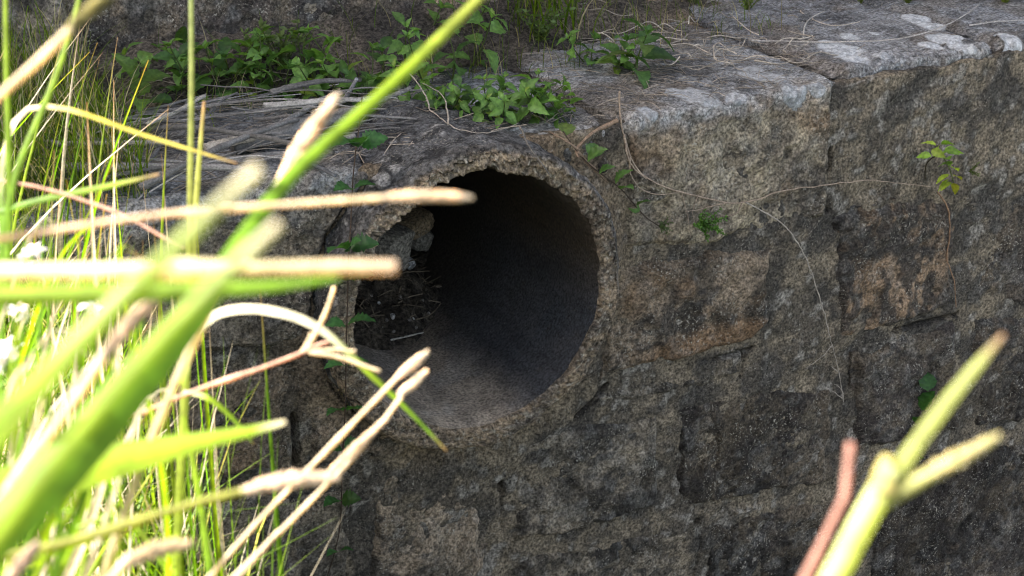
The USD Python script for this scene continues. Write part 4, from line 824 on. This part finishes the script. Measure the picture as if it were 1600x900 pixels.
stalk('small blurred seed head at the lower left corner', [(-30, 960), (10, 915)], .34, [8, 8], [(0, ST), (1, ST)], [([(5, 920), (35, 880), (58, 850)], .34, 13, (.55, .46, .38), .6)], seed=31)
stalk('thin reddish stalk crossing above the level seed stalk', [(90, 300), (150, 320), (190, 335), (240, 362), (290, 390)], .6, [3, 2.5], [(0, PK), (1, PK)], (), seed=32)
# the forked stalk at the right
p = thing('forked_grass_stalk', 'thick forked grass stalk close to the lens at lower right', 'grass stalk'); dq = .26
pts = [D(1290, 925, dq), D(1335, 838, dq), D(1375, 765, dq), D(1395, 730, dq)]; low = [D(1170, 1300, .27) - np.array([0, 0, .25]), D(1215, 1090, .265)]; zb = low[0].copy(); zb[2] = float(terrain(zb[0], zb[1])) - .02
v, f = tube([zb] + low + pts, [26 * dq / FPX] * 2 + [29 * dq / FPX, 19 * dq / FPX], 12, n=50, rough=.06); obj('stem', (v, f), M['grass'], p, smooth=True, tint=np.tile((.46, .47, .22), (len(v), 1)))
sh_ = [D(1376, 785, dq), D(1420, 760, dq), D(1490, 722, dq), D(1556, 684, dq)]; v, f = tube(sh_, [14 * dq / FPX, 11 * dq / FPX, 6 * dq / FPX], 10, n=26); sp_ = obj('side_shoot', (v, f), M['grass'], p, smooth=True, tint=np.tile((.38, .38, .15), (len(v), 1)))
(gv, gf), bb = spike([D(1412, 762, dq), D(1490, 720, dq), D(1558, 682, dq)], 15 * dq / FPX, 911, .25, 420); obj('grains', (gv, gf), M['straw'], sp_, smooth=True, tint=np.asarray((.62, .58, .34)) * np.repeat(np.random.default_rng(5).uniform(.75, 1.2, len(gv) // 6), 6)[:, None])
v, f = tube([D(1380, 770, dq), D(1384, 735, dq), D(1387, 712, dq)], [25 * dq / FPX, 19 * dq / FPX, 9 * dq / FPX], 10, n=12); obj('bud', (v, f), M['grass'], p, smooth=True, tint=np.tile((.38, .33, .13), (len(v), 1)))
v, f = blade([D(1395, 745, dq), D(1440, 680, dq), D(1510, 590, dq), D(1568, 522, dq)], [26 * dq / FPX, 24 * dq / FPX, 23 * dq / FPX, 18 * dq / FPX, 6 * dq / FPX], 26, .4, .3); obj('blade', (v, f), M['grass'], p, smooth=True, tint=btint(26, [(0, (.20, .22, .05)), (.8, (.20, .22, .06)), (1, (.26, .15, .09))]))
stalk('pink tipped thin stalk left of the thick forked stalk', [(1235, 960), (1268, 880), (1300, 820), (1322, 770), (1332, 730), (1329, 692)], .27, [11, 6.5], [(0, (.52, .50, .32)), (.45, (.42, .36, .22)), (.6, (.40, .22, .17)), (1, (.38, .22, .18))], (), name='bare_stalk', cat='grass stalk', seed=33)

# white blossoms at the left edge
def blossom(label, px, py, depth, size, seed, n=14):
    p = thing('white_blossom', label, 'flower'); r_ = np.random.default_rng(seed); c = D(px, py, depth); s_ = size * depth / FPX
    z = float(terrain(c[0] - .05, c[1])); v, f = tube([np.array([c[0] - .06, c[1] + .02, z]), c * .5 + np.array([c[0] - .05, c[1] + .02, z]) * .5, c], .0011, 5, n=14); obj('stem', (v, f), M['grass'], p, smooth=True, tint=np.tile(GR, (len(v), 1)))
    for k in range(n):
        d = r_.normal(size=3); d /= np.linalg.norm(d); put_leaf(p, c + d * s_ * .25, r_.random() * 6.3, r_.normal() * .7, s_ * .5, s_ * .32, (.72, .71, .68), seed * 50 + k, r_.normal() * .5, name='petal', mat='petal', serr=.02, droop=.2)
blossom('cluster of white blossoms at the left edge', 8, 545, .62, 55, 41, 18)
blossom('white blossom with drooping petals above the cluster', 32, 490, .62, 42, 42, 12)
blossom('small blurred white blossom under the level blade', 142, 478, .5, 30, 43, 10)
blossom('white blossom half hidden just above the level blade', 50, 400, .6, 34, 44, 12)
for k in range(58):
    r_ = np.random.default_rng(4000 + k); u = r_.random(); x1 = -20 + 290 * r_.random(); y1 = 300 + 540 * r_.random() ** .8; a = math.radians(-90 + r_.normal() * 24 + 40); L = 180 + 240 * r_.random(); dp = .38 + .4 * r_.random()
    x1 = min(x1, 330 - .12 * max(0, 600 - y1)); bx = x1 - math.cos(a) * L; by = max(930, y1 - math.sin(a) * L); mx = x1 - math.cos(a) * L * .45; my = (y1 + by) / 2 - 40
    w = 7 + 8 * r_.random(); dry = r_.random() < .35; c0 = tuple(np.array(ST if dry else (GR if r_.random() < .5 else YG)) * (.8 + .4 * r_.random()))
    fblade('blurred narrow blade standing in the near part of the left clump', [(bx, by), (mx, my), (x1, y1), (x1 + 30 * r_.random(), y1 + 40 * r_.random())], dp, [w, w, w * .8, w * .5, w * .1], [(0, c0), (.9, c0), (1, BR)], rooted=False, roll=r_.normal() * .6, mat='straw' if dry else 'grass', group='blurred narrow blades in the near part of the left clump', seed=100 + k)
# clump: countable thin blades, then the mass behind them
GC2 = 'thin sunlit blades in the left clump'
for k in range(170):
    r_ = np.random.default_rng(3000 + k)
    y0 = -.95 + .85 * r_.random(); x0 = -.93 + .27 * r_.random() + .05 * r_.normal(); z0 = float(terrain(x0, y0)) - .01
    L = .26 + .38 * r_.random(); a = r_.normal() * .9 + .2; lean = .15 + .45 * r_.random(); lean = min(lean, max(.05, (-.56 - x0 - .10 * (y0 < -.5)) / L)) if math.cos(a) > 0 else lean; d = np.array([math.cos(a), math.sin(a) * .6, 0])
    p0 = np.array([x0, y0, z0]); p1 = p0 + d * L * lean * .35 + [0, 0, L * .55]; p2 = p0 + d * L * lean + [0, 0, L * (1 - .35 * lean)]
    dry = r_.random() < .40; w = .0022 + .0042 * r_.random()
    v, f = blade([p0, p1, p2], [w * .8, w, w * .9, w * .6, w * .1], 14, .3, r_.normal() * .7)
    c0 = np.array(ST if dry else (GR if r_.random() < .5 else YG)) * (.6 + .55 * r_.random())
    tag(obj('thin_grass_blade', (v, f), M['straw' if dry else 'grass'], None, smooth=True, tint=btint(14, [(0, c0 * .8), (.85, c0), (1, BR)], seed=k)), 'thin sunlit grass blade in the clump at the left', 'grass blade', GC2)
def mass(name, label, N, fx, fy, fl, wid, colf, seed, zf, upright=1.0, xmax=9.0):
    r_ = np.random.default_rng(seed); V, T = [], []
    x0, y0 = fx(r_, N), fy(r_, N); z0 = np.array([zf(a, b) for a, b in zip(x0, y0)]); L = fl(r_, N); a = r_.random(N) * 6.28; ln = .15 + .75 * r_.random(N); w = wid * (.6 + .8 * r_.random(N))
    ca = np.cos(a); ca = np.where(x0 + L * ln * ca > xmax, -np.abs(ca), ca); d = np.stack([ca, np.sin(a), 0 * a], -1); p0 = np.stack([x0, y0, z0], -1); t = np.linspace(0, 1, 6)
    Q = p0[:, None] + d[:, None] * (L * ln)[:, None, None] * (t ** 1.6)[None, :, None] + np.array([0, 0, 1.0]) * (L[:, None] * (t - .45 * ln[:, None] * t ** 2.2) * upright)[..., None]
    s_ = np.stack([-np.sin(a), np.cos(a), 0 * a], -1); ww = w[:, None] * np.array([.8, 1, .95, .8, .5, .05])
    V = np.stack([Q - s_[:, None] * ww[..., None] / 2, Q + s_[:, None] * ww[..., None] / 2], 2).reshape(N, 12, 3)
    f1 = np.array([[2 * i, 2 * i + 1, 2 * i + 3, 2 * i + 2] for i in range(5)]); F_ = (f1[None] + 12 * np.arange(N)[:, None, None]).reshape(-1, 4)
    C = np.repeat(colf(r_, N), 12, 0)
    return tag(obj(name, (V.reshape(-1, 3), F_), M['grass'], None, smooth=True, tint=C), label, 'grass', kind='stuff')
def colmix(dryp, g=1.0):
    def fn(r_, N):
        c = mixc(np.array(GR) * g, np.array(YG) * g, r_.random(N)); dr = r_.random(N) < dryp; c[dr] = np.array(ST) * .8 * g; return c * (.32 + .62 * r_.random(N))[:, None]
    return fn
tz = lambda a, b: float(terrain(a, b)) - .01
mass('bank_grass', 'dense fine grass covering the bank at the left', 7500, lambda r, n: -1.25 + .62 * r.random(n) ** .8, lambda r, n: -1.15 + 1.2 * r.random(n), lambda r, n: .10 + .36 * r.random(n) ** 1.4, .0022, colmix(.22), 51, tz, xmax=-.57)
mass('bank_undergrowth', 'short green grass on the slope of the bank', 5000, lambda r, n: -1.4 + 1.35 * r.random(n), lambda r, n: -1.9 + 1.95 * r.random(n), lambda r, n: .03 + .07 * r.random(n), .002, colmix(.10, .7), 52, tz)
mass('ledge_grass', 'grey green fine grass on the left end of the ledge', 2600, lambda r, n: -.74 + .26 * r.random(n) ** 1.7, lambda r, n: .10 + .56 * r.random(n), lambda r, n: .05 + .17 * r.random(n), .0018, colmix(.35, 1.15), 53, ledge_z)
mass('ledge_grass', 'sparse grass tufts between the weeds on the ledge', 420, lambda r, n: -.35 + 1.25 * r.random(n), lambda r, n: .36 + .30 * r.random(n), lambda r, n: .03 + .08 * r.random(n), .0015, colmix(.35, .75), 54, ledge_z)
mass('ledge_grass', 'clump of long bent grass blades above the pipe at the upper wall', 70, lambda r, n: .36 + .16 * r.random(n), lambda r, n: .52 + .12 * r.random(n), lambda r, n: .10 + .16 * r.random(n), .0035, colmix(.1, .8), 55, ledge_z)
